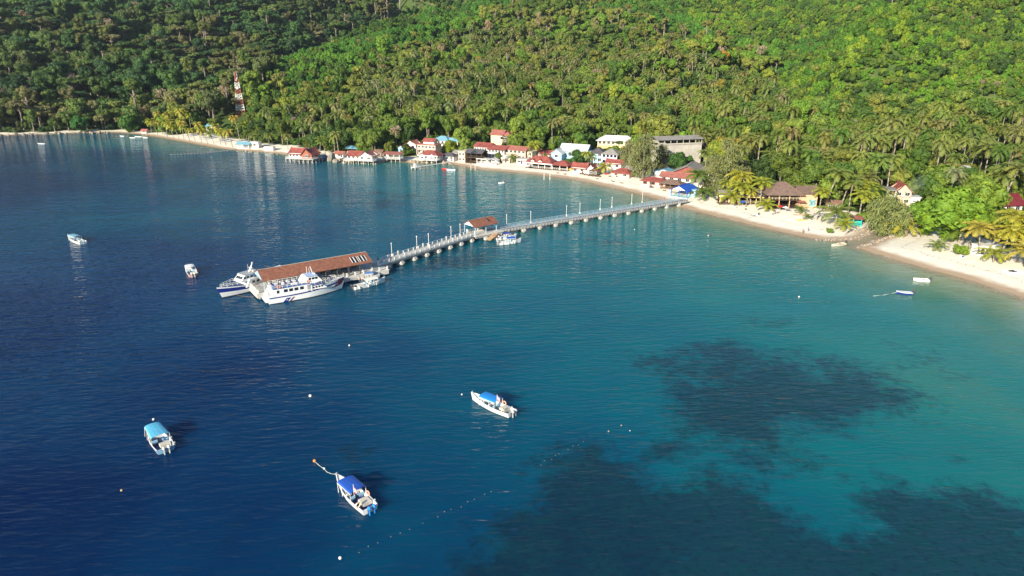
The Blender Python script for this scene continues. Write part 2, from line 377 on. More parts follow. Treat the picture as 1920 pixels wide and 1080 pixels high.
def reef(x, y):
    o = np.zeros(x.shape)
    for pl, k, soft in _REEF:
        w = [tuple(P(a, b_)[:2]) for a, b_ in pl]; d = seg_dist(x, y, w + [w[0]]); s_ = np.where(inside(x, y, w), d, -d)
        o = np.maximum(o, k * np.clip(.5 + s_ / (2 * soft), 0, 1))
    return o
x, y, z, q = grid(steps(-2500, 100, -700, 20, -300, 5, -90, 1.6, 150, 5, 260, 60, 900), steps(-100, 20, 40, 1.6, 230, 4, 560, 40, 900), lambda x, y: np.zeros(x.shape))
sd = -sdist(x, y)
k_sh = lerp(x, [-300, -180, 0, 60, 140], [8, 10, 30, 38, 46])
dp = deep(x, y); s0 = np.clip(sd / k_sh, 0, 1); dp = dp * (1 - (1 - s0) ** 2.2)
keep = (sd[q] > -12).any(1); q = q[keep]
M_water = bpy.data.materials.new('sea_water'); M_water.use_nodes = True; nt = M_water.node_tree; b = nt.nodes['Principled BSDF']
ad = nt.nodes.new('ShaderNodeAttribute'); ad.attribute_name = 'deep'; ar = nt.nodes.new('ShaderNodeAttribute'); ar.attribute_name = 'reef'; as_ = nt.nodes.new('ShaderNodeAttribute'); as_.attribute_name = 'shore'
dn = _math(nt, 'ADD', ad.outputs['Fac'], _map(nt, _noise(nt, .03, 6, rough=.65), .25, .75, -.075, .075))
cr = nt.nodes.new('ShaderNodeValToRGB'); nt.links.new(dn, cr.inputs[0]); cr.color_ramp.interpolation = 'LINEAR'
RAMP = [(0, (.4, .38, .27)), (.1, (.19, .26, .18)), (.22, (.055, .17, .13)), (.34, (.014, .155, .145)), (.48, (.003, .122, .14)), (.62, (.001, .084, .13)), (.76, (.001, .045, .102)), (.88, (.001, .024, .08)), (1, (.0012, .0115, .055))]
el = cr.color_ramp.elements
while len(el) < len(RAMP): el.new(.5)
for e, (p_, c_) in zip(el, RAMP): e.position = p_; e.color = (*c_, 1)
rn = _math(nt, 'ADD', ar.outputs['Fac'], _map(nt, _noise(nt, .07, 7, rough=.78), .28, .72, -.5, .5))
rn = _math(nt, 'ADD', rn, _map(nt, _noise(nt, .5, 4, rough=.7), .25, .75, -.22, .22))
rf = _math(nt, 'MULTIPLY', _map(nt, rn, .25, .7), _map(nt, ar.outputs['Fac'], 0, .22))
rcol = _mix(nt, _map(nt, ad.outputs['Fac'], .3, .85), (.012, .05, .075), (.002, .014, .036))
rcol = _mix(nt, _map(nt, _noise(nt, .22, 6, rough=.75), .42, .66), rcol, (.006, .038, .048))
rcol = _mix(nt, _map(nt, _noise(nt, .9, 3, rough=.7), .5, .72), rcol, (.006, .014, .03))
nt.links.new(_mix(nt, _math(nt, 'MULTIPLY', rf, .88), cr.outputs[0], rcol), b.inputs['Base Color'])
b.inputs['Roughness'].default_value = .06; b.inputs['IOR'].default_value = 1.19; b.inputs['Specular IOR Level'].default_value = .5
b.subsurface_method = 'BURLEY'; b.inputs['Subsurface Weight'].default_value = .9; b.inputs['Subsurface Radius'].default_value = (1, 1, 1); b.inputs['Subsurface Scale'].default_value = 5
w1 = _noise(nt, .16, 3, mp=((.35, 1, 1), R(-18))); w2 = _noise(nt, .8, 2, mp=((.38, 1, 1), R(-24)), rough=.5); w3 = _noise(nt, 1.9, 1, mp=((.5, 1, 1), R(-8)))
hsum = _math(nt, 'ADD', _math(nt, 'MULTIPLY', w1, 1.3), _math(nt, 'ADD', _math(nt, 'MULTIPLY', w2, 1.), _math(nt, 'MULTIPLY', w3, .16)))
patch = _map(nt, _noise(nt, .012, 5, mp=((.35, 1, 1), R(-20))), .35, .65, .45, 1.3)
bp = nt.nodes.new('ShaderNodeBump'); bp.inputs['Distance'].default_value = .34; nt.links.new(hsum, bp.inputs['Height']); nt.links.new(patch, bp.inputs['Strength']); nt.links.new(bp.outputs[0], b.inputs['Normal'])
tr = nt.nodes.new('ShaderNodeBsdfTransparent'); ms = nt.nodes.new('ShaderNodeMixShader'); o = nt.nodes['Material Output']
al = _map(nt, _math(nt, 'ADD', as_.outputs['Fac'], _map(nt, _noise(nt, .4, 3), 0, 1, -1.2, 1.2)), -.5, 5.5, .12, 1)
nt.links.new(al, ms.inputs[0]); nt.links.new(tr.outputs[0], ms.inputs[1]); nt.links.new(b.outputs[0], ms.inputs[2]); nt.links.new(ms.outputs[0], o.inputs[0])
me = np_mesh('sea', np.stack([x, y, z], 1), q, [M_water], smooth=True, attrs={'deep': ('FLOAT', dp), 'reef': ('FLOAT', reef(x, y)), 'shore': ('FLOAT', sd)})
tag(put('sea', me), 'rippled sea, navy offshore and turquoise over the sand', None, None, 'structure')
# foam line at the water's edge
mb = MB(); fr = random.Random(3); L = [np.array(p_) for p_ in SHORE]
for i in range(12, len(L) - 6):
    if 42 < i < 53 and abs(L[i][0]) > 120 and L[i][1] > 216: continue
    a, c = L[i], L[i + 1]; t = c - a; ln = np.linalg.norm(t); t = t / ln; nrm = np.array([t[1], -t[0]]); s_ = 0
    while s_ < ln - .5:
        e = min(ln, s_ + fr.uniform(1.5, 6)); w_ = fr.uniform(.05, .2); of = fr.uniform(.2, .9)
        p0, p1 = a + t * s_ + nrm * of, a + t * e + nrm * fr.uniform(.2, .9)
        if fr.random() < .3: mb.add([(*p0, .012), (*p1, .012), (*(p1 + nrm * w_), .012), (*(p0 + nrm * w_), .012)], [(0, 1, 2, 3)])
        s_ = e
tag(mb.build('foam', mat('sea_foam', (.8, .8, .77), .8, .1)), 'thin broken white foam line where small waves meet the sand', None, None, 'stuff')
# ------------------------------------------------------------ vegetation prototypes
def leaf_quads(pos, nrm, size, rng, jit=.55, asp=1.5):
    n = len(pos); nn = nrm + rng.normal(0, jit, (n, 3)); nn /= np.linalg.norm(nn, axis=1)[:, None]
    t = rng.normal(0, 1, (n, 3)); t -= nn * (t * nn).sum(1)[:, None]; t /= np.linalg.norm(t, axis=1)[:, None]; u = np.cross(nn, t)
    s = (size * rng.uniform(.6, 1.35, n))[:, None]; a = t * s * asp * .5; b_ = u * s * .42
    v = np.stack([pos - a, pos + b_ - a * .1, pos + a, pos - b_ + a * .1], 1).reshape(-1, 3)
    return v, np.arange(4 * n).reshape(n, 4)
def crown(name, seed, rad, zc, hz, nl, per0, leaf0, lobe=(.3, .5), flat=.0, core=.8, spread=.72):
    per, leaf = per0 * 1.5, leaf0 * .8
    rng = np.random.default_rng(seed); V = []; Q = []; n0 = 0; C = []; Rr = []
    for i in range(nl):
        a = rng.uniform(0, 6.28); r = math.sqrt(rng.uniform(0, 1)) * rad * spread; k = rng.uniform(-1, 1)
        zz = zc + hz * (k * math.sqrt(max(.05, 1 - (r / rad) ** 2)) * .6 + .1); C.append((r * math.cos(a), r * math.sin(a), zz)); Rr.append(rad * rng.uniform(*lobe))
    C = np.array(C); Rr = np.array(Rr); C[:, 0] -= C[:, 0].mean(); C[:, 1] -= C[:, 1].mean()
    for i in range(nl):
        n = int(per * (Rr[i] / Rr.mean()) ** 2); d = rng.normal(0, 1, (n, 3)); d[:, 2] = np.where(d[:, 2] < 0, d[:, 2] * .6, d[:, 2]); d /= np.linalg.norm(d, axis=1)[:, None]
        sc = np.array([1, 1, hz / rad * (.9 - flat)]); sc[2] = max(.45, min(1.1, sc[2]))
        p_ = C[i] + d * Rr[i] * sc * rng.uniform(.82, 1.12, (n, 1))
        dd = np.linalg.norm((p_[:, None] - C[None]) / sc, axis=2) / Rr[None]; dd[:, i] = 9; ok = dd.min(1) > .78
        p_, d = p_[ok], d[ok]; v, q_ = leaf_quads(p_, d, np.full(len(p_), leaf), rng); V.append(v); Q.append(q_ + n0); n0 += len(v)
        if core:
            m = MB(); m.ball(C[i], Rr[i] * core, 7, 5, sq=tuple(sc)); v = np.array(m.v); v += rng.normal(0, Rr[i] * .06, v.shape)
            f = [g if len(g) == 4 else (*g, g[2]) for g in m.f]; tri = [g for g in m.f if len(g) == 3]
            qd = [g for g in m.f if len(g) == 4]; V.append(v); Q.append(np.array(qd) + n0)
            # caps closed by quads over two triangles
            caps = [(tri[j][0], tri[j][1], tri[j][2], tri[j + 1][2] if tri[j][0] == 0 else tri[j][2]) for j in range(0, 0)]
            n0 += len(v)
    return np_mesh(name, np.concatenate(V), np.concatenate(Q), [LEAF])
def trunk_mesh(name, seed, h, r, spread, nb=5, material=None):
    rr = random.Random(seed); m = MB(); top = (rr.uniform(-.4, .4), rr.uniform(-.4, .4), h)
    m.tube([(0, 0, -1.5), (top[0] * .4, top[1] * .4, h * .5), top], [r * 1.25, r, r * .75], 7)
    for i in range(nb):
        a = i * 6.28 / nb + rr.uniform(-.4, .4); z0 = h * rr.uniform(.7, 1); s_ = spread * rr.uniform(.5, .9)
        p0 = (top[0] * z0 / h, top[1] * z0 / h, z0); p2 = (math.cos(a) * s_, math.sin(a) * s_, z0 + spread * rr.uniform(.5, 1))
        pm = tuple((p0[k] + p2[k]) / 2 + (0, 0, .4)[k] for k in range(3)); m.tube([p0, pm, p2], [r * .5, r * .35, r * .15], 5)
    return m.mesh(name, material or TRUNK, True)
def palm_crown(name, seed, nf=22, L=4.6, droop=1., cx=0, cy=0, H=11):
    rr = random.Random(seed); V = []; F = []; M = []
    for i in range(nf):
        lv = i / nf; az = i * 2.399 + rr.uniform(-.25, .25); el = math.radians(80 - 98 * lv ** 1.05 + rr.uniform(-9, 9)); ll = L * rr.uniform(.85, 1.1) * (.8 + .3 * min(1, 2.2 * lv))
        d = np.array([math.cos(az), math.sin(az)]); sd_ = np.array([-d[1], d[0], 0.]); p_ = np.array([cx, cy, H + .1]); ns = 9; pts = [p_.copy()]; dirs = []
        e = el
        for k in range(ns):
            dv = np.array([d[0] * math.cos(e), d[1] * math.cos(e), math.sin(e)]); dirs.append(dv); p_ = p_ + dv * ll / ns; pts.append(p_.copy()); e -= droop * math.radians(7.5 + 1.9 * k)
            e = max(e, -1.45)
        for k in range(ns):
            for sg in (-1, 1):
                for h in (0, .5):
                    t = (k + h) / ns; w = .95 * math.sin(math.pi * min(1, t * .93 + .12)) ** .6 * rr.uniform(.8, 1.1) * L / 4.6
                    a = pts[k] + (pts[k + 1] - pts[k]) * h; dv = dirs[k]; up = np.cross(dv, sd_); out = sd_ * sg * w * .8 + dv * w * .55 + np.array([0, 0, -w * (.4 + .25 * rr.random())])
                    b0 = a + dv * ll / ns * .42; n = len(V); V += [a, b0, b0 + out * .98, a + out * 1.0 + dv * .06]; F.append((n, n + 1, n + 2, n + 3))
    # dead hanging fronds and coconuts are part of the same crown skirt
    return np_mesh(name, np.array(V), np.array(F), [FROND])
def palm_skirt(name, seed, cx, cy, H, n=2):
    rr = random.Random(seed); m = MB()
    for i in range(7):
        a = rr.uniform(0, 6.28); m.ball((cx + .33 * math.cos(a), cy + .33 * math.sin(a), H - .25 + rr.uniform(-.15, .1)), .2, 5, 4, mi=0)
    for i in range(n):
        a = rr.uniform(0, 6.28); l_ = rr.uniform(1.6, 3); c_, s_ = math.cos(a), math.sin(a)
        p0 = (cx, cy, H - .1); p1 = (cx + c_ * .7, cy + s_ * .7, H - .5); p2 = (cx + c_ * .9, cy + s_ * .9, H - .5 - l_)
        w = .35; m.add([(p0[0] - s_ * .1, p0[1] + c_ * .1, p0[2]), (p0[0] + s_ * .1, p0[1] - c_ * .1, p0[2]), (p1[0] + s_ * w, p1[1] - c_ * w, p1[2]), (p1[0] - s_ * w, p1[1] + c_ * w, p1[2])], [(0, 1, 2, 3)], 1)
        m.add([(p1[0] - s_ * w, p1[1] + c_ * w, p1[2]), (p1[0] + s_ * w, p1[1] - c_ * w, p1[2]), (p2[0] + s_ * .15, p2[1] - c_ * .15, p2[2]), (p2[0] - s_ * .15, p2[1] + c_ * .15, p2[2])], [(0, 1, 2, 3)], 1)
    return m.mesh(name, [mat('coconut_husk', (.2, .19, .06), .7), mat('dead_frond', (.17, .13, .07), .9)])
def palm_trunk(name, bend, H, seed):
    m = MB(); pts = []; rs = []
    for i in range(8):
        t = i / 7; pts.append((bend[0] * t ** 1.8, bend[1] * t ** 1.8, -1 + (H + 1) * t)); rs.append(.24 - .1 * t + (.1 if i == 0 else 0))
    return m.tube(pts, rs, 6).mesh(name, PALMTRUNK, True)

PROTO = {}   # key -> list of (part name, mesh)
def broad(key, seed, *a, th=6, tr=.4, **k): PROTO[key] = [('crown', crown('leafy_crown', seed, *a, **k)), ('trunk', trunk_mesh('tree_trunk', seed, th, tr, a[0] * .6))]
broad('round1', 11, 5, 8.3, 4, 16, 95, .85)
broad('round2', 12, 5.2, 8, 3.6, 22, 75, .8, lobe=(.22, .42))
broad('tall1', 13, 4.6, 10.5, 5.4, 18, 90, .85, th=9)
broad('tall2', 14, 4.2, 11.5, 6, 24, 70, .75, lobe=(.22, .42), th=9)
broad('umbrella', 15, 6, 12.5, 2.3, 18, 80, .85, lobe=(.2, .34), th=11, tr=.45, spread=.85)
broad('open1', 16, 5.4, 11, 4.2, 15, 75, .8, lobe=(.17, .32), th=10, core=.7, spread=.95)
broad('scrub1', 17, 4, 2.6, 2.6, 16, 75, .75, lobe=(.28, .46), th=2, tr=.2)
broad('scrub2', 18, 4.4, 2.2, 3.2, 22, 60, .7, lobe=(.2, .4), th=2, tr=.2)
broad('scrub3', 19, 3.4, 4.4, 4.6, 16, 70, .7, lobe=(.25, .45), th=3, tr=.2)
broad('mound1', 21, 5, 4.6, 6.6, 26, 80, .75, lobe=(.26, .44), th=5)
broad('mound2', 22, 4.6, 5.2, 7.4, 30, 70, .7, lobe=(.22, .4), th=5)
broad('emergent', 23, 5.2, 19, 4.6, 14, 80, .8, lobe=(.2, .38), th=18.5, tr=.55)
broad('bare', 20, 4.4, 10, 4, 14, 26, .5, lobe=(.2, .38), core=0, th=10, tr=.3)
for i, (bd, H, nf, L, dr) in enumerate([((0.4, .3), 11, 22, 4.6, 1), ((1.6, -.6), 12.5, 20, 4.4, 1.15), ((-1.2, .8), 10, 23, 4.7, .9), ((.2, 0), 14, 18, 4.2, 1.25), ((3.2, -1.2), 9.5, 20, 4.6, 1.05), ((.1, .1), 3.2, 17, 4.3, .85)]):
    PROTO['palm%d' % i] = [('crown', palm_crown('palm_crown', 30 + i, nf, L, dr, bd[0], bd[1], H)), ('trunk', palm_trunk('palm_trunk', bd, H, i)), ('hanging_fronds', palm_skirt('palm_skirt', 60 + i, bd[0], bd[1], H))]
PROTO_H = {'round1': 13, 'round2': 12.5, 'tall1': 16.5, 'tall2': 18, 'umbrella': 15.5, 'open1': 16, 'scrub1': 6, 'scrub2': 6, 'scrub3': 9.5, 'mound1': 10.8, 'mound2': 12, 'bare': 15, 'emergent': 23.5, 'palm0': 13.2, 'palm1': 14.5, 'palm2': 12.2, 'palm3': 16, 'palm4': 11.5, 'palm5': 6.5}

# feathery casuarina: many fine drooping sprays on ascending limbs
def casuarina(name, seed, rad, H, n=3600):
    rng = np.random.default_rng(seed); t = rng.uniform(.06, 1, n) ** .8; prof = np.sin(np.pi * np.clip(t * .88 + .1, 0, 1)) ** .7
    k = 34; la = rng.uniform(0, 6.28, k); lz = np.linspace(.08, .97, k); lid = rng.integers(0, k, n)
    lp = np.sin(np.pi * np.clip(lz * .85 + .12, 0, 1)) ** .7 * rad; rr = rng.uniform(.25, 1, n) ** .7
    c = np.stack([np.cos(la[lid]) * lp[lid] * rr, np.sin(la[lid]) * lp[lid] * rr, H * (lz[lid] + .06 * rr)], 1)
    c += rng.normal(0, rad * .13, (n, 3)) * [1, 1, 1.1]; nrm = rng.normal(0, 1, (n, 3)); nrm[:, 2] *= .4; nrm /= np.linalg.norm(nrm, axis=1)[:, None]
    tt = np.array([0, 0, -1.]) + rng.normal(0, .55, (n, 3)); tt -= nrm * (tt * nrm).sum(1)[:, None]; tt /= np.linalg.norm(tt, axis=1)[:, None]; u = np.cross(nrm, tt)
    s = rng.uniform(.5, 1.25, n)[:, None] * rad / 5; w = .13 * rad / 5
    v = np.stack([c - u * w, c + u * w, c + tt * s + u * w * .3, c + tt * s - u * w * .3], 1).reshape(-1, 3)
    return np_mesh(name, v, np.arange(4 * n).reshape(n, 4), [LEAF])

# ------------------------------------------------------------ where vegetation grows
def inpoly(px, py, pl): return inside(px, py, pl)
HOUSE_SPOTS = []   # (x, y, radius) filled by the building list before planting
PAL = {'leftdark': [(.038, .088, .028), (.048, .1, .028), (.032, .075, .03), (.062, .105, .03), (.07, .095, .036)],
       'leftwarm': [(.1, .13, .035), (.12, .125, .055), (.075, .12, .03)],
       'scrub': [(.1, .2, .02), (.08, .18, .018), (.14, .215, .022), (.06, .14, .018), (.1, .18, .02)],
       'scrubdark': [(.065, .17, .022), (.05, .14, .022), (.09, .2, .025)],
       'mid': [(.08, .135, .022), (.11, .16, .03), (.055, .11, .02), (.14, .165, .035), (.09, .17, .022), (.14, .17, .035)],
       'fringe': [(.05, .1, .02), (.075, .13, .022), (.04, .08, .02), (.1, .15, .025)],
       'palmpale': [(.12, .145, .045), (.15, .17, .06), (.1, .135, .035), (.16, .165, .075), (.09, .13, .03)],
       'palmgreen': [(.085, .135, .022), (.12, .16, .035), (.07, .12, .02), (.14, .165, .045)],
       'palmyellow': [(.24, .24, .03), (.19, .22, .025), (.27, .24, .045), (.15, .19, .025)]}
Z_PALM_A = [(1270, 215), (1400, 225), (1500, 250), (1640, 285), (1720, 262), (1930, 240), (1960, 400), (1700, 350), (1650, 385), (1530, 372), (1400, 338), (1300, 320)]
Z_PALM_B = [(690, 150), (760, 95), (900, 70), (1150, 75), (1300, 120), (1480, 200), (1420, 240), (1250, 240), (1000, 205), (760, 235), (650, 225)]
Z_PALM_C = [(480, 225), (700, 215), (1000, 215), (1280, 235), (1280, 262), (900, 262), (560, 275)]
Z_LEFTB = [(270, 238), (330, 228), (430, 248), (470, 272), (440, 272), (350, 262), (275, 252)]
Z_SCRUB_R = [(1260, 20), (1420, -10), (1640, 30), (1960, -60), (2200, 0), (2200, 250), (1900, 235), (1660, 245), (1490, 215), (1430, 170), (1520, 110), (1600, 60), (1470, 90), (1360, 75)]
Z_SCRUB_M = [(520, 130), (600, 95), (760, 25), (900, -10), (980, 10), (880, 60), (740, 110), (600, 190), (500, 215), (540, 165)]
Z_SCRUB_T = [(1100, 20), (1300, -30), (1700, -40), (1640, 60), (1560, 150), (1480, 160), (1420, 110), (1250, 60)]
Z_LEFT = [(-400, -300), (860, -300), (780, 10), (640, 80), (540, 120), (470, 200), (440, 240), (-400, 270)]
TREES = []   # dict(key, x, y, z, rz, s, tint, px, py, hpx)
def plant(key, x, y, s, tint, z=None, rz=None, tag_=None, wide=1., tilt=None, look=None):
    z = tz(x, y) - .15 if z is None else z
    bx, by, dep = project(x, y, z); hp = PROTO_H.get(key, 12) * s * 1280 / dep
    TREES.append(dict(key=key, x=x, y=y, z=z, rz=random.uniform(0, 6.28) if rz is None else rz, s=s, w=wide, tint=tuple(c * 1.22 for c in tint), px=float(bx), py=float(by), hp=float(hp), tilt=tilt, look=look, hand=tag_))
_pp = np.random.default_rng(77).uniform(0, 6.28, (8, 2))
def pat(x, y):
    o = sum(math.sin((x * math.cos(a) + y * math.sin(a)) / (9 + 3.2 * k) + b_) for k, (a, b_) in enumerate(_pp)); return min(1, max(0, .5 + o / 5.5))
def scatter():
    rng = random.Random(5)
    def cells(g, ymax, seed):
        ys = np.arange(150, ymax, g); out = []
        r2 = np.random.default_rng(seed)
        for y in ys:
            half = .82 * (y * CP + 60 * SP) + 60; xs = np.arange(-half, half, g); n = len(xs)
            out.append(np.stack([xs + r2.uniform(-.45, .45, n) * g, y + r2.uniform(-.45, .45, n) * g], 1))
        p_ = np.concatenate(out); x, y = p_[:, 0], p_[:, 1]; d = msd(x, y); ok = (d > 2) & (sdist(x, y) > 3); x, y, d = x[ok], y[ok], d[ok]; z = terrain(x, y)
        px, py, dep = project(x, y, z); ok = (px > -170) & (px < 2090) & (py > -75); return x[ok], y[ok], z[ok], d[ok], px[ok], py[ok], dep[ok]
    HS = np.array(HOUSE_SPOTS) if HOUSE_SPOTS else np.zeros((1, 3))
    def clear(x, y, pad=1.): return ((x[:, None] - HS[None, :, 0]) ** 2 + (y[:, None] - HS[None, :, 1]) ** 2 > (HS[None, :, 2] + pad) ** 2).all(1)
    bwf = lambda x: np.interp(x, [-400, -240, -230, -120, -60, -20, 30, 60, 110, 150], [8, 9, 27, 17, 10, 20, 30, 38, 44, 38])
    # low scrub and creeper-covered thicket
    x, y, z, d, px, py, dep = cells(4.9, 1060, 1); bright = inpoly(px, py, Z_SCRUB_R) | inpoly(px, py, Z_SCRUB_T); m = inpoly(px, py, Z_SCRUB_M)
    ok = (bright | m) & (d > 30) & clear(x, y)
    for i in np.nonzero(ok)[0]:
        pal = PAL['scrub'] if inpoly(px[i:i+1], py[i:i+1], Z_SCRUB_R)[0] else PAL['scrubdark']
        t = rng.choice(pal); f = rng.uniform(.8, 1.2); r_ = rng.random()
        pn = pat(x[i], y[i]); t = pal[int(min(.999, max(0, pn * .55 + .45 * rng.random())) * len(pal))]
        key = rng.choice(['scrub3', 'mound1', 'scrub3', 'mound2', 'scrub2']); sz = rng.uniform(.5, .85) * (.8 + .5 * pat(x[i] + 200, y[i])) * (1 if key != 'scrub2' else 1.3)
        plant(key, x[i], y[i], sz, tuple(c * f for c in t), z[i] - .5)
    # general forest
    x, y, z, d, px, py, dep = cells(7.6, 1090, 2); sc_ = inpoly(px, py, Z_SCRUB_R) | inpoly(px, py, Z_SCRUB_T) | inpoly(px, py, Z_SCRUB_M); left = inpoly(px, py, Z_LEFT)
    pa, pb, pc, pl = [inpoly(px, py, q_) for q_ in (Z_PALM_A, Z_PALM_B, Z_PALM_C, Z_LEFTB)]
    ok = (d > bwf(x)) & clear(x, y, 1.5)
    for i in np.nonzero(ok)[0]:
        r_ = rng.random(); f = rng.uniform(.78, 1.25)
        if sc_[i]:
            if r_ > .07: continue
            if r_ < .02: plant('bare', x[i], y[i], rng.uniform(.5, .8), (.26, .2, .15), z[i]); continue
            plant(rng.choice(['round1', 'round2', 'tall1']), x[i], y[i], rng.uniform(.6, .9), tuple(c * f for c in rng.choice(PAL['mid'])), z[i]); continue
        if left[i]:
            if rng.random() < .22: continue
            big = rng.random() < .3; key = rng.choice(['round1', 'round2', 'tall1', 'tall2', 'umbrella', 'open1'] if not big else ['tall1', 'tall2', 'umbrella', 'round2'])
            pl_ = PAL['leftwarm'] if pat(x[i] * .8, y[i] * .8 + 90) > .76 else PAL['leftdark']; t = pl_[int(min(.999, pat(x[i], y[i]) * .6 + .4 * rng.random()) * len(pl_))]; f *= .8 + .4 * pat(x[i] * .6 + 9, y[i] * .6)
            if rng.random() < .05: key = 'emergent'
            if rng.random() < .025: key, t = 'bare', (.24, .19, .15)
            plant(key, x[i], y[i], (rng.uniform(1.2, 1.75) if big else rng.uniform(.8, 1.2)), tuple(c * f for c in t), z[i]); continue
        q_ = .42 if pa[i] else .5 if pb[i] else .3 if pc[i] else .12 if px[i] > 700 and py[i] > 60 else .02
        if pl[i]: q_ = .9
        if rng.random() < q_ * (.35 + 1.3 * pat(x[i] * .9 + 40, y[i] * .9)):
            pal = PAL['palmyellow'] if pl[i] else PAL['palmpale'] if pb[i] else PAL['palmgreen'] if (pa[i] and rng.random() < .7) else PAL['palmpale']
            plant('palm%d' % rng.choice([0, 1, 2, 3, 4, 0, 1]), x[i], y[i], rng.uniform(.9, 1.25), tuple(c * rng.uniform(.85, 1.15) for c in rng.choice(pal)), z[i], rz=(rng.uniform(-2.9, -1.6) if pl[i] else None)); 
            if rng.random() < .75: plant(rng.choice(['scrub1', 'scrub2', 'scrub3']), x[i] + 3, y[i] + 1, rng.uniform(.6, .95), tuple(c * f for c in rng.choice(PAL['fringe'])), z[i] - .3)
            continue
        front = py[i] > 190; key = rng.choice(['round1', 'round2', 'tall1', 'tall2', 'round1', 'open1', 'mound2'] if not front else ['mound1', 'mound2', 'tall1', 'mound2', 'round2', 'tall2']); t = rng.choice(PAL['mid'] if not front else PAL['fringe'] + PAL['mid'])
        pl_ = PAL['mid'] if not front else PAL['fringe'] + PAL['mid']; t = pl_[int(min(.999, pat(x[i], y[i]) * .6 + .4 * rng.random()) * len(pl_))]; f *= .82 + .36 * pat(x[i] * .6 + 9, y[i] * .6)
        if not front and rng.random() < (.09 if py[i] < 90 else .03): key = 'emergent'; t = (.14, .15, .05)
        if rng.random() < .03: t = (.17, .15, .03) if rng.random() < .3 else (.17, .22, .03)
        if rng.random() < .02: key, t = 'bare', (.26, .21, .17)
        plant(key, x[i], y[i], rng.uniform(.6, 1.0) * (.8 + .5 * pat(x[i] + 300, y[i])) * (1.35 if rng.random() < .14 else 1), tuple(c * f for c in t), z[i])
    # extra palms in the coconut groves
    x, y, z, d, px, py, dep = cells(7.2, 560, 4); ok = (d > bwf(x) - 4) & clear(x, y, .5) & inpoly(px, py, Z_PALM_A)
    for i in np.nonzero(ok)[0]:
        if rng.random() < .5: plant('palm%d' % rng.choice([0, 1, 2, 3, 3, 1]), x[i], y[i], rng.uniform(1., 1.5), tuple(c * rng.uniform(.85, 1.15) for c in rng.choice(PAL['palmgreen'])), z[i])
    # small garden trees and shrubs squeezed between the houses
    HS2 = HS.copy(); HS2[:, 2] -= 1.2
    x, y, z, d, px, py, dep = cells(6.2, 470, 9); ok = (d > bwf(x) - 5) & (d < 75) & (px > 560) & (px < 1760) & ((x[:, None] - HS2[None, :, 0]) ** 2 + (y[:, None] - HS2[None, :, 1]) ** 2 > HS2[None, :, 2] ** 2).all(1)
    for i in np.nonzero(ok)[0]:
        if rng.random() < .45: plant(rng.choice(['mound1', 'round1', 'mound2', 'scrub3', 'palm5', 'palm2']), x[i], y[i], rng.uniform(.4, .62), tuple(c * rng.uniform(.8, 1.2) for c in rng.choice(PAL['fringe'])), z[i])
    # under-storey that closes the gaps
    x, y, z, d, px, py, dep = cells(8.5, 1060, 3); left = inpoly(px, py, Z_LEFT); ok = (d > bwf(x) + 1) & clear(x, y, -.5)
    for i in np.nonzero(ok)[0]:
        f = rng.uniform(.75, 1.1)
        if inpoly(px[i:i+1], py[i:i+1], Z_PALM_A)[0] and rng.random() < .45: continue
        plant(rng.choice(['scrub1', 'scrub2', 'scrub3']), x[i], y[i], rng.uniform(.9, 1.4) * (.75 if py[i] > 200 else 1), tuple(c * f for c in rng.choice(PAL['leftdark'] if left[i] else PAL['fringe'])), z[i] - .3)
